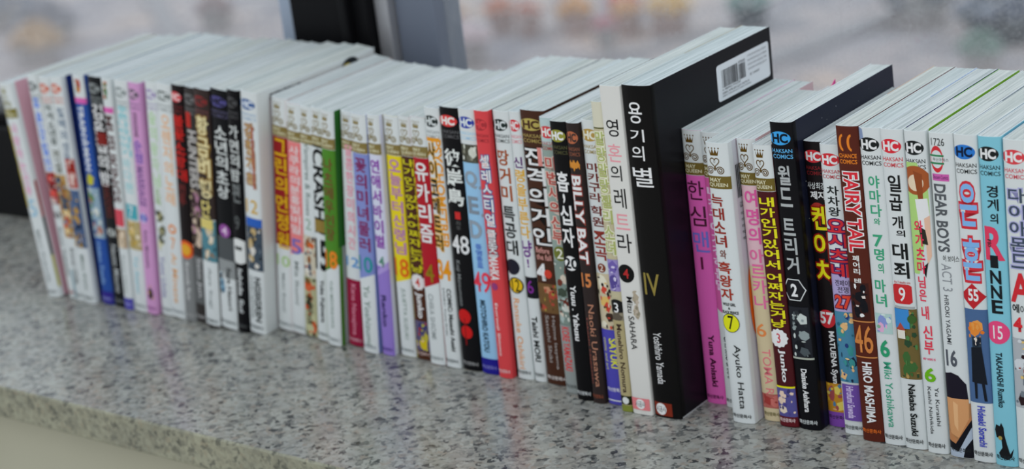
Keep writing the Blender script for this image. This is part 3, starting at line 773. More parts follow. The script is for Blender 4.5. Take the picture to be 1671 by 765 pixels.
     [('WT',), ('R', 0.626, 1.0027, 'cdd2d2', 0, 1, 'spine_panel'), ('MQ', '84764a', '807040'), ('V', '그린의먼정원', 0.1645, 0.6419, 'd0a418', 0.15, 0.9), ('N', '10', 0.6684, 0.7162, 'a0c078', 0.1, 0.9), ('L', 'Maki Enjoji', 0.748, 0.9204, '8c9492', 0.35, 0.6), ('PUB', '808888')], {}),
    (-0.4259, 0.0243, 0.0135, 0.1736, 0.166, 0.114, 'M', 'dc7c7c', 'c8a07c', 'salmon pink comic with pale title and purple-blue number 5',
     [('WT',), ('P', [(0, 0.6568), (1, 0.63), (1, 1.0134), (0, 1.0134)], 'cdd2d2', 'spine_panel'), ('MQ', '84764a', '807040'), ('V', '사쿠라의분홍빛비밀', 0.1743, 0.5576, 'eccaca', 0.2, 0.85), ('N', '5', 0.5791, 0.6461, '6868b0', 0.15, 0.85), ('L', 'Mia Ikumi', 0.6783, 0.8713, '848c8a', 0.35, 0.65), ('PUB', '808888')], {}),
    (-0.4114, 0.0222, 0.0127, 0.173, 0.162, 0.114, 'M', 'cdd2d2', 'c8b08c', 'slim white comic with grey script title above a red and olive picture',
     [('MQ', '84764a', '807040'), ('L', 'Vampires & Roses', 0.152, 0.464, '70807c', 0.25, 0.7), ('N', '2', 0.4773, 0.5253, '90a898', 0.3, 0.7), ('A', 0.552, 0.7307, 0, 1, 'c4bca8', ['c8602c', '40485c', 'e0d8cc', '8c5c38'], 17), ('A', 0.7333, 0.9973, 0, 1, 'aaa884', ['c85028', '5c5c34', 'b8b890', '3c3828'], 18), ('L', 'Miho', 0.8187, 0.944, '3c3c2c', 0.3, 0.7)], {}),
    (-0.3973, 0.019, 0.0126, 0.1733, 0.157, 0.114, 'M', 'cdd2d2', 'c8b08c', 'white comic with huge black and gold slanted lettering and number 15',
     [('MQ', '84764a', '807040'), ('R', 0.1561, 0.164, '303430', 0, 1, 'spine_panel'), ('L', 'CRASH!!', 0.1693, 0.5317, '181a1a', 0.08, 0.95, 'b'), ('R', 0.4709, 0.5238, '8c7438', 0.1, 0.9, 'spine_panel'), ('N', '15', 0.5556, 0.6905, '101214', 0.02, 0.98, 'b'), ('L', 'Yuka Fujiwara', 0.7302, 0.9206, '202424', 0.3, 0.65, 'b'), ('PUB', '606868')], {}),
    (-0.3829, 0.0138, 0.0118, 0.1738, 0.148, 0.114, 'M', '4a8028', 'b4b4b8', 'leaf green comic with brown title and orange number 18',
     [('WT',), ('P', [(0, 0.6815), (1, 0.6423), (1, 1.0026), (0, 1.0026)], 'cdd2d2', 'spine_panel'), ('MQ', '84764a', '807040'), ('V', '나츠메우인장', 0.1932, 0.5457, '6c4a2c', 0.2, 0.85), ('N', '18', 0.5849, 0.6632, 'e08028', 0.05, 0.95, 'b'), ('L', 'YUKI MIDORIKAWA', 0.7154, 0.9243, '84968c', 0.35, 0.6), ('PUB', '808888'), ('SR', 0, 0.57, '2c6428', 0, 0.12)], {}),
    (-0.3679, 0.0185, 0.0138, 0.1719, 0.141, 0.114, 'M', 'cdd2d2', 'b4b4b8', 'narrow white comic with pink title and crimson foot, beside the green one',
     [('MQ', '84764a', '807040'), ('V', '달콤한장미의시간', 0.1316, 0.5789, 'dc94a4', 0.3, 0.75), ('N', '12', 0.6105, 0.6526, '4c90c8', 0.1, 0.9), ('R', 0.7079, 1.0053, '8c1838', 0, 1, 'spine_panel'), ('L', 'Kana Nanajima', 0.7289, 0.9526, 'd490a4', 0.3, 0.65), ('PUB', 'c8a0ac')], {}),
    (-0.3486, 0.0116, 0.013, 0.1729, 0.114, 0.114, 'M', '7c88c0', '6c7c88', 'periwinkle blue comic with dark red title and teal number 10',
     [('WT',), ('P', [(0, 0.6889), (1, 0.6581), (1, 1.018), (0, 1.018)], 'cdd2d2', 'spine_panel'), ('MQ', '84764a', '807040'), ('V', '꽃의미녀물러', 0.1748, 0.5681, '7c2c5c', 0.2, 0.9), ('N', '10', 0.5861, 0.653, '1c8c8c', 0.05, 0.95), ('L', 'Yu Yoshizumi', 0.7095, 0.9666, '70887c', 0.3, 0.7), ('PUB', '8c9498')], {}),
    (-0.3323, 0.0123, 0.0106, 0.1725, 0.096, 0.114, 'M', 'c8cbdc', '8c90a4', 'pale lilac comic with purple title turning violet at the foot',
     [('WT',), ('R', 0.6199, 1.0051, '8c74c0', 0, 1, 'spine_panel'), ('P', [(0, 0.648), (1, 0.5969), (1, 0.6276), (0, 0.6684)], 'a490cc', 'spine_panel'), ('MQ', '84764a', '807040'), ('V', '연애서바이벌', 0.176, 0.5459, '8434a0', 0.15, 0.85), ('N', '4', 0.5765, 0.6224, '5c8c7c', 0.3, 0.75), ('L', 'Ranko', 0.7423, 0.8776, '3c3464', 0.3, 0.68, 'b'), ('PUB', '503c88')], {}),
    (-0.3183, 0.0155, 0.0131, 0.1715, 0.083, 0.114, 'M', 'dcc820', 'd8c87c', 'bright yellow comic with lilac title and orange number 18',
     [('WT',), ('P', [(0, 0.6905), (1, 0.665), (1, 1.0281), (0, 1.0281)], 'cdd2d2', 'spine_panel'), ('MQ', '84764a', '807040'), ('V', '오늘부터신령님', 0.1714, 0.5678, 'b078a8', 0.2, 0.9), ('N', '18', 0.5831, 0.6598, 'd8601c', 0.05, 0.95), ('L', 'JULIETTA SUZUKI', 0.7084, 0.9258, '84968c', 0.35, 0.66), ('PUB', '808888')], {}),
    (-0.3033, 0.0144, 0.013, 0.172, 0.073, 0.114, 'M', '4a2a1c', 'c88c7c', 'dark brown comic with lime yellow title and red 4 on a white disc',
     [('WT',), ('MQ', '84764a', '807040'), ('V', '내가인기있어서어쩌자는거냥', 0.1667, 0.6338, 'c8c020', 0.15, 0.95), ('SC', 0.6717, 0.0657, 'd8d4d4', 0.5), ('N', '4', 0.654, 0.6919, 'c04038', 0.35, 0.65), ('L', 'Junko', 0.7146, 0.8232, 'e0dcdc', 0.25, 0.75, 'b'), ('A', 0.8359, 0.9621, 0, 1, '5c5470', ['c8b420', 'e0c0a8', '3c3c6c', 'a03030', 'b8b040'], 19), ('PUB', 'c8b0a8')], {}),
    (-0.2888, 0.0103, 0.0128, 0.1735, 0.066, 0.114, 'M', 'a81c28', 'b8bcbc', 'crimson comic with bold white title and dim gold number 4',
     [('WT',), ('P', [(0, 0.6873), (1, 0.6576), (1, 1.0174), (0, 1.0174)], 'cdd2d2', 'spine_panel'), ('MQ', '84764a', '807040'), ('V', '유카리즘', 0.1737, 0.5012, 'e4dcdc', 0.12, 0.92), ('N', '4', 0.5831, 0.6576, '8c7018', 0.25, 0.8), ('L', 'CHIKA SHIOMI', 0.7072, 0.8933, '8c9494', 0.3, 0.62), ('PUB', '808888')], {}),
    (-0.2747, 0.0096, 0.0121, 0.1805, 0.06, 0.127, 'H', 'cdd2d2', 'a0a8ac', 'white comic with black title over orange lettering and orange number 34',
     [('HC', '202a28', 'ccd2d2', '8c9494'), ('R', 0.1111, 0.1253, 'd89020', 0, 0.9, 'spine_panel'), ('L', 'PSYCHOMETRER', 0.1158, 0.5319, 'dc9428', 0.5, 0.97, 'b'), ('V', '사이코메트러', 0.1253, 0.5437, '1c1a14', 0.05, 0.6, 'e0a848'), ('N', '34', 0.5745, 0.6548, 'e8901c', 0.05, 0.92, 'b'), ('L', 'COMIC: Masashi Asaki', 0.6856, 0.9338, '2c3030', 0.55, 0.82, 'b'), ('L', 'STORY: Yuma Ando', 0.6856, 0.8747, '505656', 0.25, 0.4), ('PUB', '5c6464')], {}),
    (-0.261, 0.0098, 0.0154, 0.1814, 0.052, 0.127, 'H', '0d0d10', '2c4c5c', 'black comic with three white brush characters and number 48',
     [('HC', 'd03c3c', 'e8dcd8', '5c5c5e'), ('V', '彼岸島', 0.1485, 0.3684, 'd8dcd8', 0.1, 0.92), ('R', 0.3871, 0.4152, 'c02c2c', 0.4, 0.68, 'publisher_emblem'), ('V', '최후', 0.4199, 0.4573, '4c4c4c', 0.4, 0.65), ('N', '48', 0.476, 0.5462, 'dce0dc', 0.08, 0.95), ('L', 'Koji Matsumoto', 0.5743, 0.7497, '848888', 0.15, 0.42), ('EL', 0.7895, 0.0561, 'c01c1c', 0.4, 'spine_picture'), ('EL', 0.8503, 0.0515, 'c01c1c', 0.45, 'spine_picture'), ('R', 0.7965, 0.9018, '8c1818', 0.36, 0.42, 'spine_picture'), ('PUB', 'a0a0a0')], {}),
    (-0.2439, 0.0089, 0.014, 0.1815, 0.044, 0.127, 'H', '90bce4', '8c98b4', 'sky blue comic with large grey capital letters and red number 49',
     [('R', -0.0116, 0.1296, 'cdd2d2', 0, 1, 'spine_panel'), ('HC', '2c3c9c', 'd4dce4', '9cc4e4'), ('A', 0.1296, 0.1968, 0.02, 0.98, '48483c', ['c8ccc0', '8c8c7c', 'd8dcd4', '606054'], 20), ('N', 'Q', 0.2269, 0.2917, '8c98a4', 0.1, 0.8, 'b'), ('N', '.', 0.2801, 0.294, '8c98a4', 0.85, 0.95), ('N', 'E', 0.3218, 0.3866, '7c8894', 0.15, 0.75, 'b'), ('N', '.', 0.3819, 0.3958, '8c98a4', 0.85, 0.95), ('N', 'D', 0.412, 0.4792, '8c98a4', 0.1, 0.8, 'b'), ('V', '증명종료', 0.4977, 0.5903, '4c70bc', 0.35, 0.7), ('N', '49', 0.6042, 0.6829, 'dc3c50', 0.02, 0.98), ('L', 'MOTOHIRO KATOU', 0.713, 0.9144, '243c4c', 0.3, 0.62, 'b'), ('R', 0.9398, 1.0, '201c84', 0, 1, 'spine_panel'), ('PUB', '8080bc')], {}),
    (-0.2287, 0.0066, 0.011, 0.1815, 0.039, 0.127, 'H', 'd04448', '14181c', 'coral red comic with white outlined title, left of a black side cover',
     [('HC', 'a43238', 'd04448', '9c3036'), ('V', '셀레스티얼', 0.1563, 0.4253, 'f0f0f4', 0.2, 0.85, '3c5c94'), ('V', '클로즈', 0.4322, 0.5333, 'f0f0f4', 0.2, 0.85, '5c3c54'), ('L', 'MAHKA', 0.5333, 0.6253, 'ecdce4', 0.15, 0.8, 'b'), ('EL', 0.6483, 0.0276, '8c3c74', 0.4, 'spine_picture'), ('L', 'Etorouji Shiono', 0.7126, 0.9149, 'f0dcdc', 0.22, 0.5), ('PUB', 'e8c4c4')], {}),
    (-0.2153, 0.0095, 0.0124, 0.1812, 0.035, 0.127, 'H', 'cdd2d2', '40484c', 'white comic with rust orange then black title, dark disc and yellow 12 disc',
     [('HC', '202c2a', 'ccd2d2', '3c4444'), ('V', '땅거미', 0.1353, 0.3303, '9c4c20', 0.12, 0.82), ('V', '특공대', 0.3417, 0.5298, '1c2020', 0.12, 0.85), ('EL', 0.5711, 0.0596, '20202c', 0.4, 'spine_picture'), ('EL', 0.6399, 0.0619, '20201c', 0.5, 'volume_number'), ('EL', 0.6399, 0.0528, 'e0b420', 0.5, 'volume_number'), ('N', '12', 0.617, 0.6628, '3c340c', 0.25, 0.75), ('L', 'Ransuke Oshikiri', 0.6904, 0.961, 'e0944c', 0.25, 0.62), ('PUB', '404848')], {}),
    (-0.2015, 0.0093, 0.0091, 0.1816, 0.029, 0.127, 'H', 'cdd2d2', 'cdd2d2', 'slim white comic with yellow and purple title and purple 6 on a black block',
     [('HC', 'c83c44', 'e4d8d8', 'd88c94'), ('V', '신', 0.1591, 0.2045, '5c2c6c', 0.1, 0.85), ('V', '령을부른다', 0.2045, 0.4614, 'd8a83c', 0.1, 0.9), ('V', '냥!', 0.4614, 0.5682, '6c3484', 0.1, 0.9), ('R', 0.6023, 0.6818, '16161c', 0, 1, 'spine_panel'), ('N', '6', 0.6136, 0.6636, '7c2c8c', 0.2, 0.75), ('L', 'Taishi MORI', 0.75, 0.9227, '1c2020', 0.3, 0.78, 'b'), ('PUB', '404848')], {}),
    (-0.1912, 0.0085, 0.0184, 0.1832, 0.023, 0.127, 'H', '44281c', '3a2418', 'wide dark brown comic with big white outlined title and gold logo',
     [('HC', 'b0a054', '44281c', 'a08c50'), ('V', '진격의거인', 0.126, 0.4847, 'ecece8', 0.05, 0.85, '14100e'), ('R', 0.1283, 0.1941, 'd88c84', 0.62, 0.78, 'spine_panel'), ('N', 'Before', 0.4892, 0.5096, 'd89c94', 0.12, 0.7), ('N', 'the fall', 0.5142, 0.5346, 'd89c94', 0.12, 0.75), ('N', '4', 0.5482, 0.6118, 'f0ecec', 0.02, 0.5, 'b'), ('EL', 0.5846, 0.0318, 'c84030', 0.55, 'spine_picture'), ('A', 0.6209, 0.7299, 0, 0.95, '6c5030', ['c08868', '3c2018', 'd8a888', 'a84838', 'a09040'], 21), ('L', 'Hajime Isayama', 0.7389, 0.9387, 'a8a09c', 0.5, 0.66), ('L', 'Satoshi Shiki', 0.7389, 0.916, 'a8a09c', 0.25, 0.4), ('PUB', 'd4ccc8')], {}),
    (-0.1709, 0.0009, 0.0127, 0.1816, 0.021, 0.127, 'H', '8c9c94', '90989a', 'grey-green comic with red title and white 2 on an olive disc',
     [('HC', 'c83c40', 'e8dcd8', 'a85450'), ('R', -0.0044, 0.0933, 'b0c4c4', 0, 1, 'spine_panel'), ('HC', 'c83c40', 'e8dcd8', 'a85450'), ('V', '마법사의신부', 0.1333, 0.4489, 'b05048', 0.15, 0.9, 'd8c0b4'), ('EL', 0.4822, 0.0533, '6c7430', 0.5, 'volume_number'), ('N', '2', 0.4644, 0.5, 'e4e4d0', 0.3, 0.7), ('A', 0.5111, 0.7444, 0, 1, '7c8c84', ['6c3428', 'c8ccc4', '404c40', 'a4b4b0', 'd0c4b4'], 22), ('R', 0.7444, 1.0, '8c9290', 0, 1, 'spine_panel'), ('L', 'KORE YAMAZAKI', 0.7511, 0.9156, 'c83c40', 0.15, 0.62, 'b'), ('PUB', '303434')], {}),
    (-0.1577, -0.0064, 0.0123, 0.1822, 0.019, 0.127, 'H', '0c0c0e', '101014', 'black comic with white brush title and white 20 disc, left of the bat emblem spine',
     [('HC', '8c8c38', 'f0f0ec', '4c4c30'), ('V', '흡,십자', 0.1696, 0.4449, 'e4e8e4', 0.15, 0.85), ('EL', 0.4978, 0.0529, 'dcdedc', 0.5, 'volume_number'), ('N', '20', 0.478, 0.5176, '14181c', 0.1, 0.95, 'b'), ('L', 'Yuuu . Yabusu', 0.5771, 0.7797, 'e0e4e4', 0.3, 0.65, 'b'), ('PUB', 'ccd0d0')], {}),
    (-0.1449, -0.0076, 0.0093, 0.1822, 0.018, 0.127, 'H', '2e2524', '201c1c', 'charcoal comic with orange bat emblem, large white letters and number 15',
     [('HC', 'b06444', '38302e', '84503c'), ('BAT', 0.1466, 0.0438, 'c88434'), ('L', 'BILLY BAT', 0.1816, 0.4902, 'ece8e8', 0.12, 0.82, 'bo', '8c3c34'), ('N', '15', 0.5252, 0.5755, 'c87c48', 0.1, 0.85, 'b'), ('L', 'Naoki Urasawa', 0.6368, 0.9387, 'b07c64', 0.42, 0.85), ('L', 'Takashi Nagasaki', 0.6805, 0.9278, '904c40', 0.12, 0.3), ('PUB', '8c4c38')], {}),
    (-0.1348, -0.0051, 0.0134, 0.1838, 0.015, 0.127, 'H', 'cdd2d2', 'cdd2d2', 'white comic with maroon title, picture and a blue-violet lower panel',
     [('HC', 'b09048', 'e0dccc', 'a08c58'), ('V', '마카구라', 0.1429, 0.2792, '6c302c', 0.12, 0.8), ('V', '학원', 0.29, 0.3658, '6c302c', 0.12, 0.8), ('V', '조곡', 0.3766, 0.4848, '8c342c', 0.12, 0.8), ('EL', 0.5087, 0.0325, '7c3c28', 0.4, 'volume_number'), ('N', '2', 0.4978, 0.5195, 'e8d8d0', 0.3, 0.5), ('A', 0.5281, 0.7273, 0, 1, 'c4b89c', ['2c2420', 'd8b468', 'c84838', 'e4d8c4', '3c2c24'], 23), ('R', 0.7273, 1.0087, '4c48a8', 0, 1, 'spine_panel'), ('L', 'SAYUKI', 0.7576, 0.8658, 'd4d438', 0.42, 0.85, 'b'), ('L', 'comic and art', 0.7576, 0.8745, 'c8c848', 0.12, 0.3), ('R', 0.9827, 0.987, 'd8dce4', 0, 1, 'spine_panel'), ('PUBV', 'e0e4ec', 0.945)], {}),
    (-0.1202, -0.0123, 0.0079, 0.1977, 0.01, 0.13, 'L', 'b8b090', '8c8c5c', 'narrow cream topped comic with pale green boxed title, beside the tall white spine',
     [('R', -0.004, 0.0812, 'cbc8b4', 0, 1, 'spine_panel'), ('R', 0.0792, 0.0832, '4c4c1c', 0, 1, 'spine_panel'), ('V', '말랑말랑젤리소녀', 0.0891, 0.4851, 'a4ac68', 0.1, 0.95, 'dcdcc4'), ('A', 0.497, 0.6, 0, 1, '9084b8', ['6c5ca4', 'c8c0dc', '54488c'], 24), ('EL', 0.6535, 0.0554, '1c1c1c', 0.5, 'volume_number'), ('N', '3', 0.6376, 0.6693, 'f0f0f0', 0.3, 0.7), ('A', 0.6693, 0.699, 0, 1, '8c8470', ['5c5448'], 25), ('R', 0.695, 1.0, 'a89c74', 0, 1, 'spine_panel'), ('L', 'Munehiro Nomura', 0.7069, 0.9366, '3c2c24', 0.35, 0.8, 'b'), ('R', 0.9465, 0.9762, '20240c', 0, 1, 'publisher_emblem'), ('EL', 0.9624, 0.0238, 'd4d8d4', 0.5, 'publisher_emblem'), ('R', 0.9782, 1.002, '7c8438', 0, 1, 'spine_panel')], {}),
    (-0.1114, -0.0137, 0.014, 0.2081, 0.006, 0.141, 'X', 'd0cfca', 'c4c4c0', 'tall white comic with black and pink spaced title and a black number disc',
     [('V1', '영', 0.0935, 0.1514, '1c1c1c', 0.18, 0.78), ('V1', '혼', 0.1664, 0.2262, 'e0949c', 0.12, 0.8), ('V1', '의', 0.2299, 0.2822, '1c1c1c', 0.15, 0.72), ('V1', '레', 0.2972, 0.3645, '1c1c1c', 0.2, 0.8), ('V1', '트', 0.3757, 0.428, 'dc949c', 0.15, 0.85), ('V1', '라', 0.4336, 0.4991, '1c1c1c', 0.12, 0.85), ('EL', 0.5589, 0.0561, '101010', 0.4, 'volume_number'), ('N', '4', 0.5439, 0.5738, 'b02c2c', 0.25, 0.55), ('A', 0.6075, 0.6991, 0.55, 0.95, 'd0cfca', ['a89c88', '8c8470', 'b8ac9c'], 26), ('L', 'Mizu SAHARA', 0.6299, 0.7944, '202020', 0.3, 0.6), ('R', 0.9477, 0.985, 'd87c80', 0.0, 0.92, 'publisher_emblem'), ('EL', 0.9664, 0.0318, 'e8e4e4', 0.46, 'publisher_emblem'), ('N', '시공사', 0.957, 0.9757, '202020', 0.2, 0.72)], {}),
    (-0.0971, -0.0114, 0.0196, 0.2089, 0.005, 0.141, 'X', '0d0c0c', '111116', 'tallest comic, glossy black with white brush title and gold numeral IV',
     [('V1', '용', 0.0444, 0.113, 'e4e8e4', 0.22, 0.7), ('V1', '기', 0.1241, 0.1648, 'e4e8e4', 0.2, 0.7), ('V1', '의', 0.1722, 0.2204, 'e4e8e4', 0.2, 0.65), ('V1', '별', 0.2333, 0.2981, 'e4e8e4', 0.15, 0.85), ('N', 'IV', 0.5537, 0.6204, '8c7c3c', 0.15, 0.72), ('L', 'Yoshihiro Yamada', 0.7333, 0.8944, 'e8e8e8', 0.3, 0.58), ('R', 0.9537, 0.9944, '7c2c1c', 0.05, 0.72, 'publisher_emblem'), ('EL', 0.9741, 0.037, 'e4e8e8', 0.32, 'publisher_emblem'), ('N', '시공사', 0.9648, 0.9833, '202020', 0.14, 0.5), ('SR', 0.9955, 1, 'b4b8b8', 0, 1)], {'edge': 'a08850', 'sticker': 1}),  # last entry: thin pale line along the foot of the side cover
    (-0.0769, 0.0173, 0.0137, 0.1747, 0.003, 0.114, 'M', 'd860b0', 'c86ca4', 'hot pink comic number 1, just right of the tall black book',
     [('WT',), ('MQ', '5c4414', '6c5c28'), ('V1', '한', 0.1753, 0.2517, '4c1c34', 0.08, 0.88), ('V1', '심', 0.2652, 0.3461, '4c1c34', 0.08, 0.88), ('V1', '맨', 0.3551, 0.4404, '6c70c8', 0.12, 0.92), ('N', '1', 0.4539, 0.4989, '5c1c3c', 0.42, 0.54), ('L', 'Yuna Anisaki', 0.7393, 0.9348, '3c1428', 0.42, 0.72, 'b'), ('PUB', '4c1c3c')], {}),
    (-0.062, 0.0152, 0.0138, 0.1747, -0.002, 0.114, 'M', 'cdd2d2', 'd0b4b8', 'white comic with magenta upper spine half hidden by the number 7 comic',
     [('MQ', '5c4414', '6c5c28'), ('R', 0.1604, 0.6659, 'cc5c9c', 0, 1, 'spine_panel'), ('P', [(0, 0.6325), (1, 0.6771), (1, 0.7038), (0, 0.7105)], 'cdd2d2', 'spine_panel'), ('V', '내친구에게전하는말', 0.1871, 0.5657, 'e8bcd8', 0.1, 0.9), ('L', 'CHIHIRO SAKAI', 0.7327, 0.8886, '3c4448', 0.25, 0.6), ('PUB', '505858')], {'edge': 'e0a8c8'}),
    (-0.047, -0.0027, 0.015, 0.1745, -0.008, 0.114, 'M', 'cdd2d2', 'c4c4ca', 'white comic with red-brown title, yellow 7 disc and barcode on its side',
     [('MQ', '5c4414', '6c5c28'), ('V', '늑대소녀', 0.1754, 0.3662, '8c2c24', 0.06, 0.6), ('V', '와', 0.3706, 0.4057, '7c5048', 0.22, 0.52), ('V', '흑왕자', 0.4123, 0.5548, '9c3424', 0.06, 0.66), ('N', 'WOLF GIRL', 0.5614, 0.5724, '282c2c', 0.1, 0.7, 'b'), ('N', '&', 0.5768, 0.5855, '282c2c', 0.35, 0.45, 'b'), ('N', 'BLACK PRINCE', 0.5899, 0.6009, '282c2c', 0.05, 0.8, 'b'), ('EL', 0.6338, 0.068, '202418', 0.4, 'volume_number'), ('EL', 0.6338, 0.0636, 'd8d820', 0.4, 'volume_number'), ('N', '7', 0.6075, 0.6579, '14180c', 0.28, 0.55), ('L', 'Ayuko Hatta', 0.7127, 0.9474, '202424', 0.35, 0.72), ('PUB', '282c2c'), ('BC',), ('SE', 0.09, 0.57, 0.036, 0.125, 'dc641c')], {}),
    (-0.0304, 0.006, 0.0124, 0.1751, -0.013, 0.114, 'M', 'd8b4bc', 'd8b0b0', 'pale pink and cream comic with rose title and orange number 6',
     [('WT',), ('MQ', '5c4414', '6c5c28'), ('R', 0.4423, 1.0087, 'ccbc98', 0, 1, 'spine_panel'), ('V', '여명의', 0.1699, 0.366, 'd85c9c', 0.2, 0.85), ('V', '아르카나', 0.3769, 0.5948, 'dc6c9c', 0.15, 0.9), ('N', '6', 0.6449, 0.6928, 'e08448', 0.1, 0.65), ('L', 'TOMA Rei', 0.7364, 0.9325, 'dc7880', 0.3, 0.75), ('A', 0.8998, 0.9521, 0, 1, 'b06058', ['a03c38', 'c87068'], 27), ('PUB', '6c6438')], {'flap': 'd83c8c'}),
    (-0.0171, 0.0015, 0.0123, 0.1738, -0.016, 0.114, 'M', '48181c', 'd0c8c4', 'maroon comic with yellow title and red 3 on a white scalloped disc',
     [('WT',), ('MQ', '5c4414', '6c5c28'), ('V', '내가인기있어서', 0.1772, 0.4319, 'dcd424', 0.12, 0.9), ('V', '어쩌자는거냥', 0.4428, 0.6387, 'dcd424', 0.12, 0.9), ('SC', 0.6757, 0.0653, 'e0dcdc', 0.45), ('N', '3', 0.6582, 0.6931, 'c02c3c', 0.35, 0.55), ('L', 'Junko', 0.7148, 0.8346, 'e4dce0', 0.35, 0.72, 'b'), ('R', 0.8498, 0.889, 'dcd818', 0, 1, 'spine_picture'), ('A', 0.8563, 0.9695, 0, 1, '54508c', ['6c68a8', 'e8ccb8', '3c3868', 'b02c34', 'e4c4b0', '4c4484'], 28), ('R', 0.9608, 0.9956, '5c1820', 0, 1, 'spine_panel'), ('PUB', 'e0c8c8')], {'edge': '8c8c40'}),
    (-0.0046, 0.0022, 0.0143, 0.1876, -0.017, 0.127, 'H', '0e0e12', '1c1f30', 'black comic with bright blue oval logo, grey title and hexagon number 2',
     [('HC', '3c9cdc', '0c1420', '5ca8d8'), ('V', '월드', 0.132, 0.27, 'a8acac', 0.2, 0.75), ('V', '트리거', 0.3, 0.484, 'a8acac', 0.2, 0.75), ('HEX', 0.534, 0.074, 'c8cccc', 0.42), ('N', '2', 0.514, 0.556, 'e4e8e8', 0.28, 0.58, 'b'), ('A', 0.59, 0.756, 0.05, 0.95, '22242a', ['8c9898', '15171c', 'c0c8c4', '4c5458', '2c3034'], 29), ('R', 0.756, 0.762, 'a8aca0', 0.05, 1, 'spine_picture'), ('L', 'Daisuke Ashihara', 0.794, 0.94, 'dce0e0', 0.38, 0.65, 'b'), ('PUB', 'ccd0d0')], {'stars': 1}),
    (0.0099, 0.0121, 0.0134, 0.1744, -0.015, 0.114, 'M', '171214', 'b0b0b0', 'black comic with white heading, yellow flame title and red 57',
     [('HC', 'c83038', 'f0e8e8', '7c2024'), ('N', '사상최강', 0.1379, 0.1616, 'd4d8d8', 0.02, 0.9), ('N', '제자', 0.1681, 0.1961, 'e4e8e8', 0.15, 0.9, 'b'), ('EL', 0.2349, 0.056, 'a03028', 0.45, 'spine_panel'), ('V', '켄이치', 0.2134, 0.4935, 'e0d41c', 0.1, 0.95, '8c1c14'), ('EL', 0.6121, 0.0647, 'c02c34', 0.4, 'volume_number'), ('N', '57', 0.5884, 0.6315, 'ecf0f0', 0.05, 0.75, 'b'), ('L', 'MATUENA Syun', 0.6552, 0.8427, 'e4e8ec', 0.35, 0.7, 'b'), ('A', 0.8427, 0.9504, 0, 1, 'c08828', ['e0b838', 'dca478', '4c7ca0', 'a04c50', 'e8c860'], 30), ('R', 0.9461, 1.0022, '7c48a4', 0, 1, 'spine_panel'), ('PUBV', '181418', 0.965)], {}),
    (0.0236, 0.0052, 0.0137, 0.1755, -0.014, 0.12, 'M', 'cdd2d2', 'ccd0d0', 'white comic with black brush heading, red outlined title and lilac 27',
     [('HC', 'c83038', 'f0e8e8', 'b03c44'), ('V', '차차왕', 0.1356, 0.2415, '202424', 0.2, 0.75), ('R', 0.411, 0.5699, 'a89cc4', 0, 1, 'spine_panel'), ('V', '요시츠네', 0.2458, 0.4492, 'c82c34', 0.05, 0.92, '4c1c54'), ('N', '겐페이', 0.4555, 0.4767, '3c3444', 0.2, 0.85), ('N', '전쟁', 0.4788, 0.5, '3c3444', 0.3, 0.8), ('N', '27', 0.5085, 0.5551, 'd84430', 0.12, 0.88, 'bo', '5c2448'), ('A', 0.5657, 0.8136, 0, 1, '48809c', ['283c74', 'dcb078', 'e4bc88', '3c8c8c', '2c6478', '1c2c44'], 31), ('R', 0.8199, 0.9492, '684898', 0.1, 0.9, 'spine_panel'), ('L', 'Hirofumi Sawada', 0.8263, 0.9407, 'c4b4d8', 0.3, 0.65, 'b'), ('PUB', '202424')], {}),
    (0.0376, 0.0003, 0.0136, 0.1884, -0.015, 0.127, 'H', '54241a', '5c2c1c', 'brown comic with two orange crescents, red outlined title and 46',
     [('CC', 'e07c28'), ('L', 'FAIRY TAIL', 0.1404, 0.3879, 'd02c38', 0.2, 0.85, 'bo', 'ece8e8'), ('V', '페어리', 0.3977, 0.46, 'e0dcd8', 0.3, 0.6), ('V', '테일', 0.4698, 0.5107, 'e0dcd8', 0.3, 0.6), ('A', 0.4854, 0.6043, 0.0, 0.9, '3c1c18', ['14141a', 'd8ccc4', 'f0e4dc', '1c181c'], 32), ('R', 0.6062, 0.6101, 'c08048', 0, 1, 'spine_panel'), ('N', '46', 0.6199, 0.7096, 'c87c40', 0.05, 0.9), ('R', 0.7212, 0.7251, 'c08048', 0, 1, 'spine_panel'), ('L', 'HIRO MASHIMA', 0.7388, 0.9396, 'f0ecec', 0.32, 0.75, 'b'), ('PUBV', 'dc6c28', 0.965)], {'edge': 'c89c74'}),
    (0.0514, 0.0003, 0.0133, 0.1882, -0.014, 0.127, 'H', 'cdd2d2', '50588c', 'white comic with sea green title and italic green name beside the brown crescent spine',
     [('P', [(0, -0.0058), (0.2, 0.0058), (0.26, 0.0601), (0.05, 0.0601)], '8090b0', 'spine_panel'), ('HC', '1c2020', 'f0f4f4', '202424'), ('V', '야마다', 0.1416, 0.2735, '3c9c74', 0.3, 0.8), ('V', '와', 0.2735, 0.2968, '3c9c74', 0.4, 0.7), ('V', '7명', 0.324, 0.4093, '3c9c74', 0.3, 0.75), ('V', '의', 0.4132, 0.4481, '3c9c74', 0.42, 0.68), ('V', '마녀', 0.4636, 0.5548, '3c9c74', 0.2, 0.7), ('A', 0.5742, 0.6382, 0.08, 0.85, 'a8c4c0', ['8090c8', '7ca888', 'd8a8c8', '6c78b0', 'c8d8d4'], 33), ('N', '6', 0.6576, 0.7139, '2c9468', 0.2, 0.65, 'b'), ('L', 'Miki Yoshikawa', 0.7294, 0.9428, '3c9c7c', 0.3, 0.65), ('PUB', '202424')], {'edge': 'e8ecec'}),
    (0.0649, -0.0006, 0.0133, 0.1884, -0.014, 0.127, 'H', 'cdd2d2', '241c6c', 'white comic with bold black serif title and a red badge 9 above a village picture',
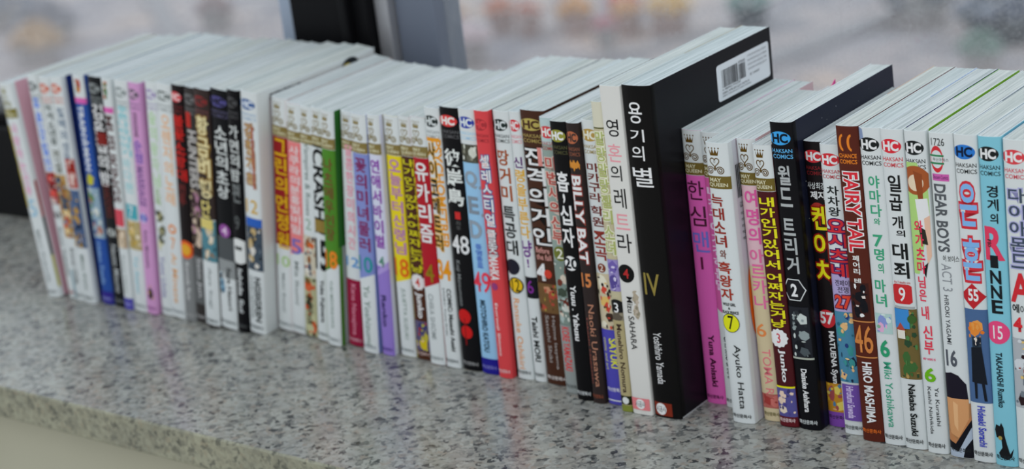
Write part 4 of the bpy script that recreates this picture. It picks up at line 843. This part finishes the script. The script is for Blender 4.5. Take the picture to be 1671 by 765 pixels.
     [('HC', 'd02c38', 'f4e8e8', 'c83c44'), ('V', '일곱', 0.1338, 0.2493, '181a1a', 0.2, 0.78), ('V', '개', 0.2589, 0.3032, '181a1a', 0.25, 0.75), ('V', '의', 0.3032, 0.3263, '181a1a', 0.4, 0.8), ('V', '대죄', 0.3417, 0.4572, '181a1a', 0.15, 0.85), ('N', 'the 7 deadly sins', 0.4629, 0.4726, 'b83c40', 0.1, 0.85), ('SQ', 0.5034, 0.0616, 'c02c30', 0.45), ('N', '9', 0.4822, 0.5265, 'f0ece8', 0.3, 0.6), ('R', 0.5419, 0.5476, 'a0a4a4', 0.04, 0.95, 'spine_panel'), ('A', 0.5496, 0.7729, 0, 1, '6c5c34', ['7c6830', '3c6434', '4c7c44', '8c7440', 'a88c50', '2c4830'], 34), ('R', 0.5496, 0.6112, '3c84c4', 0, 0.7, 'spine_picture'), ('EL', 0.5804, 0.0269, '3c5c2c', 0.8, 'spine_picture'), ('P', [(0.1, 0.6439), (0.1, 0.615), (0.28, 0.5958), (0.46, 0.615), (0.46, 0.6439)], 'd8d4c8', 'spine_picture'), ('P', [(0.06, 0.6169), (0.28, 0.5919), (0.5, 0.6169)], 'a8483c', 'spine_picture'), ('L', 'Nakaba Suzuki', 0.7883, 0.9557, '181a1a', 0.4, 0.72, 'b'), ('PUB', '202424')], {'edge': '7c9cd0'}),
    (0.0792, -0.0018, 0.0126, 0.1887, -0.013, 0.127, 'H', 'cdd2d2', '7cac34', 'white comic with red-pink title over a green picture and bright green 6',
     [('HC', '1c2020', 'f0f4f4', '202424'), ('P', [(0, 0.0934), (0.55, 0.0934), (0.95, 0.1659), (0.95, 0.2517), (0.3, 0.4328), (0, 0.4328)], 'a8cc78', 'spine_picture'), ('EL', 0.1468, 0.0877, 'a0542c', 0.42, 'spine_picture'), ('EL', 0.1544, 0.0496, 'e8c8ac', 0.42, 'spine_picture'), ('P', [(0.35, 0.1182), (0.75, 0.1277), (0.72, 0.2231), (0.5, 0.2002)], '8c4826', 'spine_picture'), ('P', [(0.35, 0.204), (0.9, 0.2002), (0.95, 0.2612), (0.8, 0.3031), (0.45, 0.2841)], 'e0e4e4', 'spine_picture'), ('P', [(0.7, 0.2612), (0.95, 0.2517), (0.92, 0.3756), (0.72, 0.4042)], 'dcb49c', 'spine_picture'), ('P', [(0.42, 0.2841), (0.72, 0.2955), (0.8, 0.3413), (0.5, 0.3375)], '2c2c24', 'spine_picture'), ('P', [(0.45, 0.4137), (0.75, 0.3947), (0.6, 0.4423)], '1c1c1c', 'spine_picture'), ('V', '와가츠마', 0.265, 0.4328, 'd82c50', 0.2, 0.62), ('V', '님은', 0.4366, 0.5186, 'd83c54', 0.2, 0.55), ('V', '내', 0.5281, 0.5758, 'd83c50', 0.25, 0.6), ('V', '신부', 0.5891, 0.6845, 'd83c50', 0.25, 0.7), ('N', 'MY WIFE IS', 0.694, 0.7016, 'd86480', 0.15, 0.75, 'b'), ('N', '6', 0.7245, 0.7703, '68ac1c', 0.15, 0.7, 'b'), ('L', 'Yu Kuraishi', 0.7855, 0.9094, '303434', 0.6, 0.78), ('L', 'Keishi Nishikida', 0.7855, 0.938, '303434', 0.25, 0.42), ('PUB', '202424')], {'edge': '7cb43c'}),
    (0.0932, -0.0022, 0.0139, 0.1886, -0.01, 0.127, 'H', 'cdd2d2', 'c4c8cc', 'white comic marked 1726 with long grey latin title and number 16',
     [('N', '1726', 0.0152, 0.0379, '303434', 0.12, 0.68), ('EL', 0.0777, 0.0795, 'c83038', 0.32, 'publisher_emblem', 0.55), ('EL', 0.0777, 0.053, 'cdd2d2', 0.32, 'publisher_emblem', 0.5), ('R', 0.0644, 0.0701, '2c7c50', 0.02, 0.62, 'publisher_emblem'), ('R', 0.0871, 0.0928, '2c7c50', 0.02, 0.62, 'publisher_emblem'), ('N', '학산코믹스', 0.0739, 0.0833, '202424', 0.15, 0.8), ('R', 0.1212, 0.142, 'c45ca4', 0.08, 0.78, 'spine_panel'), ('N', 'Booxen Comics', 0.125, 0.1364, '44204c', 0.12, 0.74), ('L', 'DEAR BOYS', 0.1515, 0.3561, '54585c', 0.1, 0.62, 'b'), ('N', '어 보이스', 0.3655, 0.3845, '202424', 0.3, 0.95), ('L', 'ACT 3', 0.392, 0.4754, '8c9094', 0.2, 0.62), ('L', 'HIROKI YAGAMI', 0.4886, 0.6402, '3c4044', 0.22, 0.42), ('N', '16', 0.6572, 0.7102, '50545c', 0.12, 0.6, 'b'), ('R', 0.8239, 0.9905, 'a87850', 0, 1, 'spine_picture'), ('P', [(0, 0.7348), (0, 0.8428), (0.5, 0.8485), (0.95, 0.8239), (0.9, 0.7633), (0.6, 0.7367), (0.3, 0.7292)], '1c1824', 'spine_picture'), ('P', [(0, 0.8106), (0.95, 0.8106), (0.9, 0.8958), (0.5, 0.9375), (0.1, 0.9242)], 'cc9464', 'spine_picture'), ('P', [(0.3, 0.8201), (0.5, 0.8295), (0.45, 0.9148), (0.3, 0.8958)], 'dcac7c', 'spine_picture'), ('P', [(0, 0.9148), (0.4, 0.9432), (1, 0.8617), (1, 0.9811), (0, 0.9811)], 'b87c50', 'spine_picture'), ('P', [(0, 0.947), (0.3, 0.9564), (1, 0.8769), (1, 0.8996), (0.4, 0.9811), (0, 0.9716)], '14141c', 'spine_picture'), ('P', [(0, 0.9716), (0.4, 0.9811), (1, 0.8996), (1, 0.9981), (0, 0.9981)], 'a8b4c4', 'spine_picture'), ('P', [(0.6, 0.9981), (0.7, 0.9678), (1, 0.9375), (1, 0.9981)], '14141c', 'spine_picture'), ('PUBV', '202424', 0.975)], {}),
    (0.1073, -0.0029, 0.0133, 0.1887, -0.007, 0.127, 'H', 'cdd2d2', 'c0c4c8', 'white comic with blue oval logo, blue and red title and red diamond 55',
     [('HC', '2c74c4', '101c34', '202424'), ('V', '은', 0.1353, 0.2782, '7cacdc', 0.1, 0.85, 'c8303c'), ('V', '혼', 0.297, 0.4417, '7cacdc', 0.1, 0.9, 'c8303c'), ('DI', 0.4812, 0.0789, 'b8242c', 0.45), ('N', '55', 0.4586, 0.4962, 'f0f0f0', 0.25, 0.7, 'b'), ('R', 0.5207, 0.812, '48648c', 0, 1, 'spine_panel'), ('A', 0.5451, 0.6109, 0.1, 0.9, '48648c', ['e08434', 'd87424', 'e89448'], 35), ('A', 0.6053, 0.6391, 0.3, 0.7, '2c3844', ['d8ccc0', '1c2430'], 36), ('P', [(0.25, 0.6391), (0.7, 0.6353), (0.85, 0.7519), (0.2, 0.7481)], '181c24', 'spine_picture'), ('P', [(0.3, 0.7481), (0.42, 0.7481), (0.4, 0.7989), (0.3, 0.7989)], '181c24', 'spine_picture'), ('P', [(0.62, 0.7481), (0.74, 0.7481), (0.82, 0.8045), (0.7, 0.8045)], '181c24', 'spine_picture'), ('L', 'Hideaki Sorachi', 0.8214, 0.9511, '4048b0', 0.35, 0.7, 'b'), ('PUB', '202424')], {'edge': '4c5c68'}),
    (0.1208, -0.0037, 0.0127, 0.1888, -0.004, 0.127, 'H', '7cbccc', '6cb0c4', 'turquoise comic with tall black letters, big red R and pink number 15',
     [('HC', '1c2020', 'f0f4f4', '202c30'), ('V', '경계', 0.1399, 0.2183, '181c20', 0.3, 0.8), ('V', '의', 0.222, 0.2556, '181c20', 0.4, 0.75), ('N', 'R', 0.2631, 0.3638, 'd83c5c', 0.1, 0.95, 'b'), ('V', '공', 0.3004, 0.3265, '202428', 0.2, 0.4), ('N', 'I', 0.3489, 0.3862, '181c20', 0.3, 0.65, 'b'), ('N', 'N', 0.3937, 0.4347, '181c20', 0.25, 0.75, 'b'), ('N', 'N', 0.4384, 0.4795, '181c20', 0.25, 0.75, 'b'), ('N', 'E', 0.4832, 0.5243, '181c20', 0.25, 0.75, 'b'), ('EL', 0.5821, 0.0709, 'dc4878', 0.45, 'volume_number'), ('N', '15', 0.5616, 0.6026, 'f0f0f4', 0.25, 0.68), ('L', 'TAKAHASHI Rumiko', 0.6437, 0.8153, '1c3038', 0.3, 0.6, 'b'), ('P', [(0.28, 0.9739), (0.2, 0.9608), (0.38, 0.9422), (0.35, 0.9123), (0.12, 0.9123), (0.05, 0.8899), (0.12, 0.8713), (0.3, 0.875), (0.38, 0.8638), (0.48, 0.8787), (0.5, 0.9011), (0.6, 0.931), (0.72, 0.9608), (0.88, 0.9422), (0.8, 0.9683), (0.6, 0.9795)], '181a1c', 'spine_picture'), ('EL', 0.9123, 0.0131, 'a08c48', 0.3, 'spine_picture'), ('PUB', '202c30')], {}),
    (0.1337, -0.0035, 0.0135, 0.1879, -0.0, 0.127, 'H', 'cdd2d2', '8c7cac', 'rightmost comic cut by the frame edge, white with dark outlined title and red letter A',
     [('HC', 'd04048', 'f4e8e8', 'c8505c'), ('V', '다이아몬드', 0.1379, 0.3802, '404c5c', 0.15, 0.85, 'a8a8d0'), ('N', 'A', 0.3914, 0.4809, 'c82c34', 0.05, 0.98, 'b'), ('V', '에', 0.4846, 0.5144, '202424', 0.1, 0.4), ('N', '이스', 0.4884, 0.5144, '202424', 0.45, 0.95), ('N', '4', 0.5256, 0.5704, 'd02c34', 0.1, 0.5, 'b'), ('A', 0.5909, 0.8052, 0, 1, 'a8acb0', ['2c1c20', '8c3028', 'd8b870', '707880', 'c8ccd0'], 37), ('L', 'Yuji Terajima', 0.8127, 0.945, '303434', 0.45, 0.72, 'b'), ('PUB', '202424')], {}),
]

PAPER_EDGE = 'd4dada'
_wanted = set()
for bk in BOOKS:          # first pass: which letters are printed anywhere
    B = Book(None, bk[2], bk[3], bk[5], 0.002)
    for e in bk[10]:
        draw(B, e)
    if bk[11].get('sticker'): sticker(B)
_keys, _wanted = _wanted, None
make_glyphs(_keys)
for bi, (x, y, w, h, lean, D, fmt, base, side, label, els, extra) in enumerate(BOOKS):
    bul = 0.0019 if fmt in 'HM' else (0.0014 if fmt == 'L' else 0.0010)
    if bi == 41: bul = 0.0026
    root = empty('comic_book', (x, y, max(0.0, w * math.sin(lean)) + 0.0002))
    root.rotation_euler = (0, lean, 0)
    root['label'] = label; root['category'] = 'book'; root['group'] = 'comic books standing in a row on the granite sill'
    t = 0.00045
    # cover: one folded sheet of card, spine bulging towards the room
    outer = [(0, D), (0, D * .5), (0, .004)] + [(s * w, bulge(s, bul)) for s in ST] + [(w, .004), (w, D * .5), (w, D)]
    inner = [(t, D), (t, D * .5), (t, .004)] + [(t + s * (w - 2 * t), bulge(s, bul) + t) for s in ST] + [(w - t, .004), (w - t, D * .5), (w - t, D)]
    n = len(outer)
    V = [(a, b_, 0) for a, b_ in outer] + [(a, b_, h) for a, b_ in outer] + [(a, b_, 0) for a, b_ in inner] + [(a, b_, h) for a, b_ in inner]
    F, MI = [], []
    for i in range(n - 1):
        mi = 1 if i < 2 else (2 if i >= n - 3 else 0)
        F.append((i, i + 1, n + i + 1, n + i)); MI.append(mi)
        F.append((2 * n + i + 1, 2 * n + i, 3 * n + i, 3 * n + i + 1)); MI.append(3)
        F.append((n + i, n + i + 1, 3 * n + i + 1, 3 * n + i)); MI.append(4 if i == 0 else 3)
        F.append((i + 1, i, 2 * n + i, 2 * n + i + 1)); MI.append(3)
    for i in (0, n - 1):
        F.append((i, n + i, 3 * n + i, 2 * n + i)); MI.append(3)
    cov = link_mesh('cover', V, F, [ink(base, .33), ink(side, .33), ink(side, .33), ink(PAPER_EDGE, .7), ink(extra.get('edge', PAPER_EDGE), .6)], MI, root)
    bm = bmesh.new(); bm.from_mesh(cov.data)
    bmesh.ops.split_edges(bm, edges=[e_ for e_ in bm.edges if len({f_.material_index for f_ in e_.link_faces}) > 1])
    for f_ in bm.faces:
        f_.smooth = f_.material_index == 0
    bm.to_mesh(cov.data); bm.free()
    # page block in sheaves, glued to the spine
    rnd = random.Random(bi * 7 + 3)
    ns = 7
    x0, x1 = t + .00015, w - t - .00015
    cuts = [0] + sorted(rnd.uniform(.08, .92) for _ in range(ns - 1)) + [1]
    V, F = [], []
    for a, b_ in zip(cuts, cuts[1:]):
        if b_ - a < .01:
            continue
        zt = h - rnd.uniform(.0002, .0005); yb = D - .0002 - rnd.uniform(0, .0004)
        m = 5; base_i = len(V); ring = []
        for k in range(m):
            s = a + (b_ - a) * k / (m - 1)
            ring.append((x0 + s * (x1 - x0), bulge(s, bul) + t + .0001))
        ring += [(x0 + b_ * (x1 - x0), yb), (x0 + a * (x1 - x0), yb)]
        q = len(ring)
        V += [(p_[0], p_[1], .0006) for p_ in ring] + [(p_[0], p_[1], zt) for p_ in ring]
        for k in range(q):
            F.append((base_i + k, base_i + (k + 1) % q, base_i + q + (k + 1) % q, base_i + q + k))
        F.append(tuple(base_i + q + k for k in range(q))); F.append(tuple(base_i + k for k in reversed(range(q))))
    link_mesh('page_block', V, F, [PAGES], None, root)
    B = Book(cov, w, h, D, bul)
    for B.op, e in enumerate(els, 1):
        draw(B, e)
    if extra.get('sticker'): sticker(B)
    if extra.get('stars'): stars(B)
    if extra.get('flap'):
        # a loose corner of the jacket flap sticking up at the back
        V = [(w * .4, D - .016, h - .004), (w * .4, D - .001, h - .004), (w * .4, D - .001, h + .0045), (w * .4 + .0005, D - .016, h - .004), (w * .4 + .0005, D - .001, h - .004), (w * .4 + .0005, D - .001, h + .0045)]
        link_mesh('jacket_flap', V, [(0, 2, 1), (3, 4, 5), (0, 1, 4, 3), (1, 2, 5, 4), (2, 0, 3, 5)], [ink(extra['flap'])], None, cov)
    B.finish()
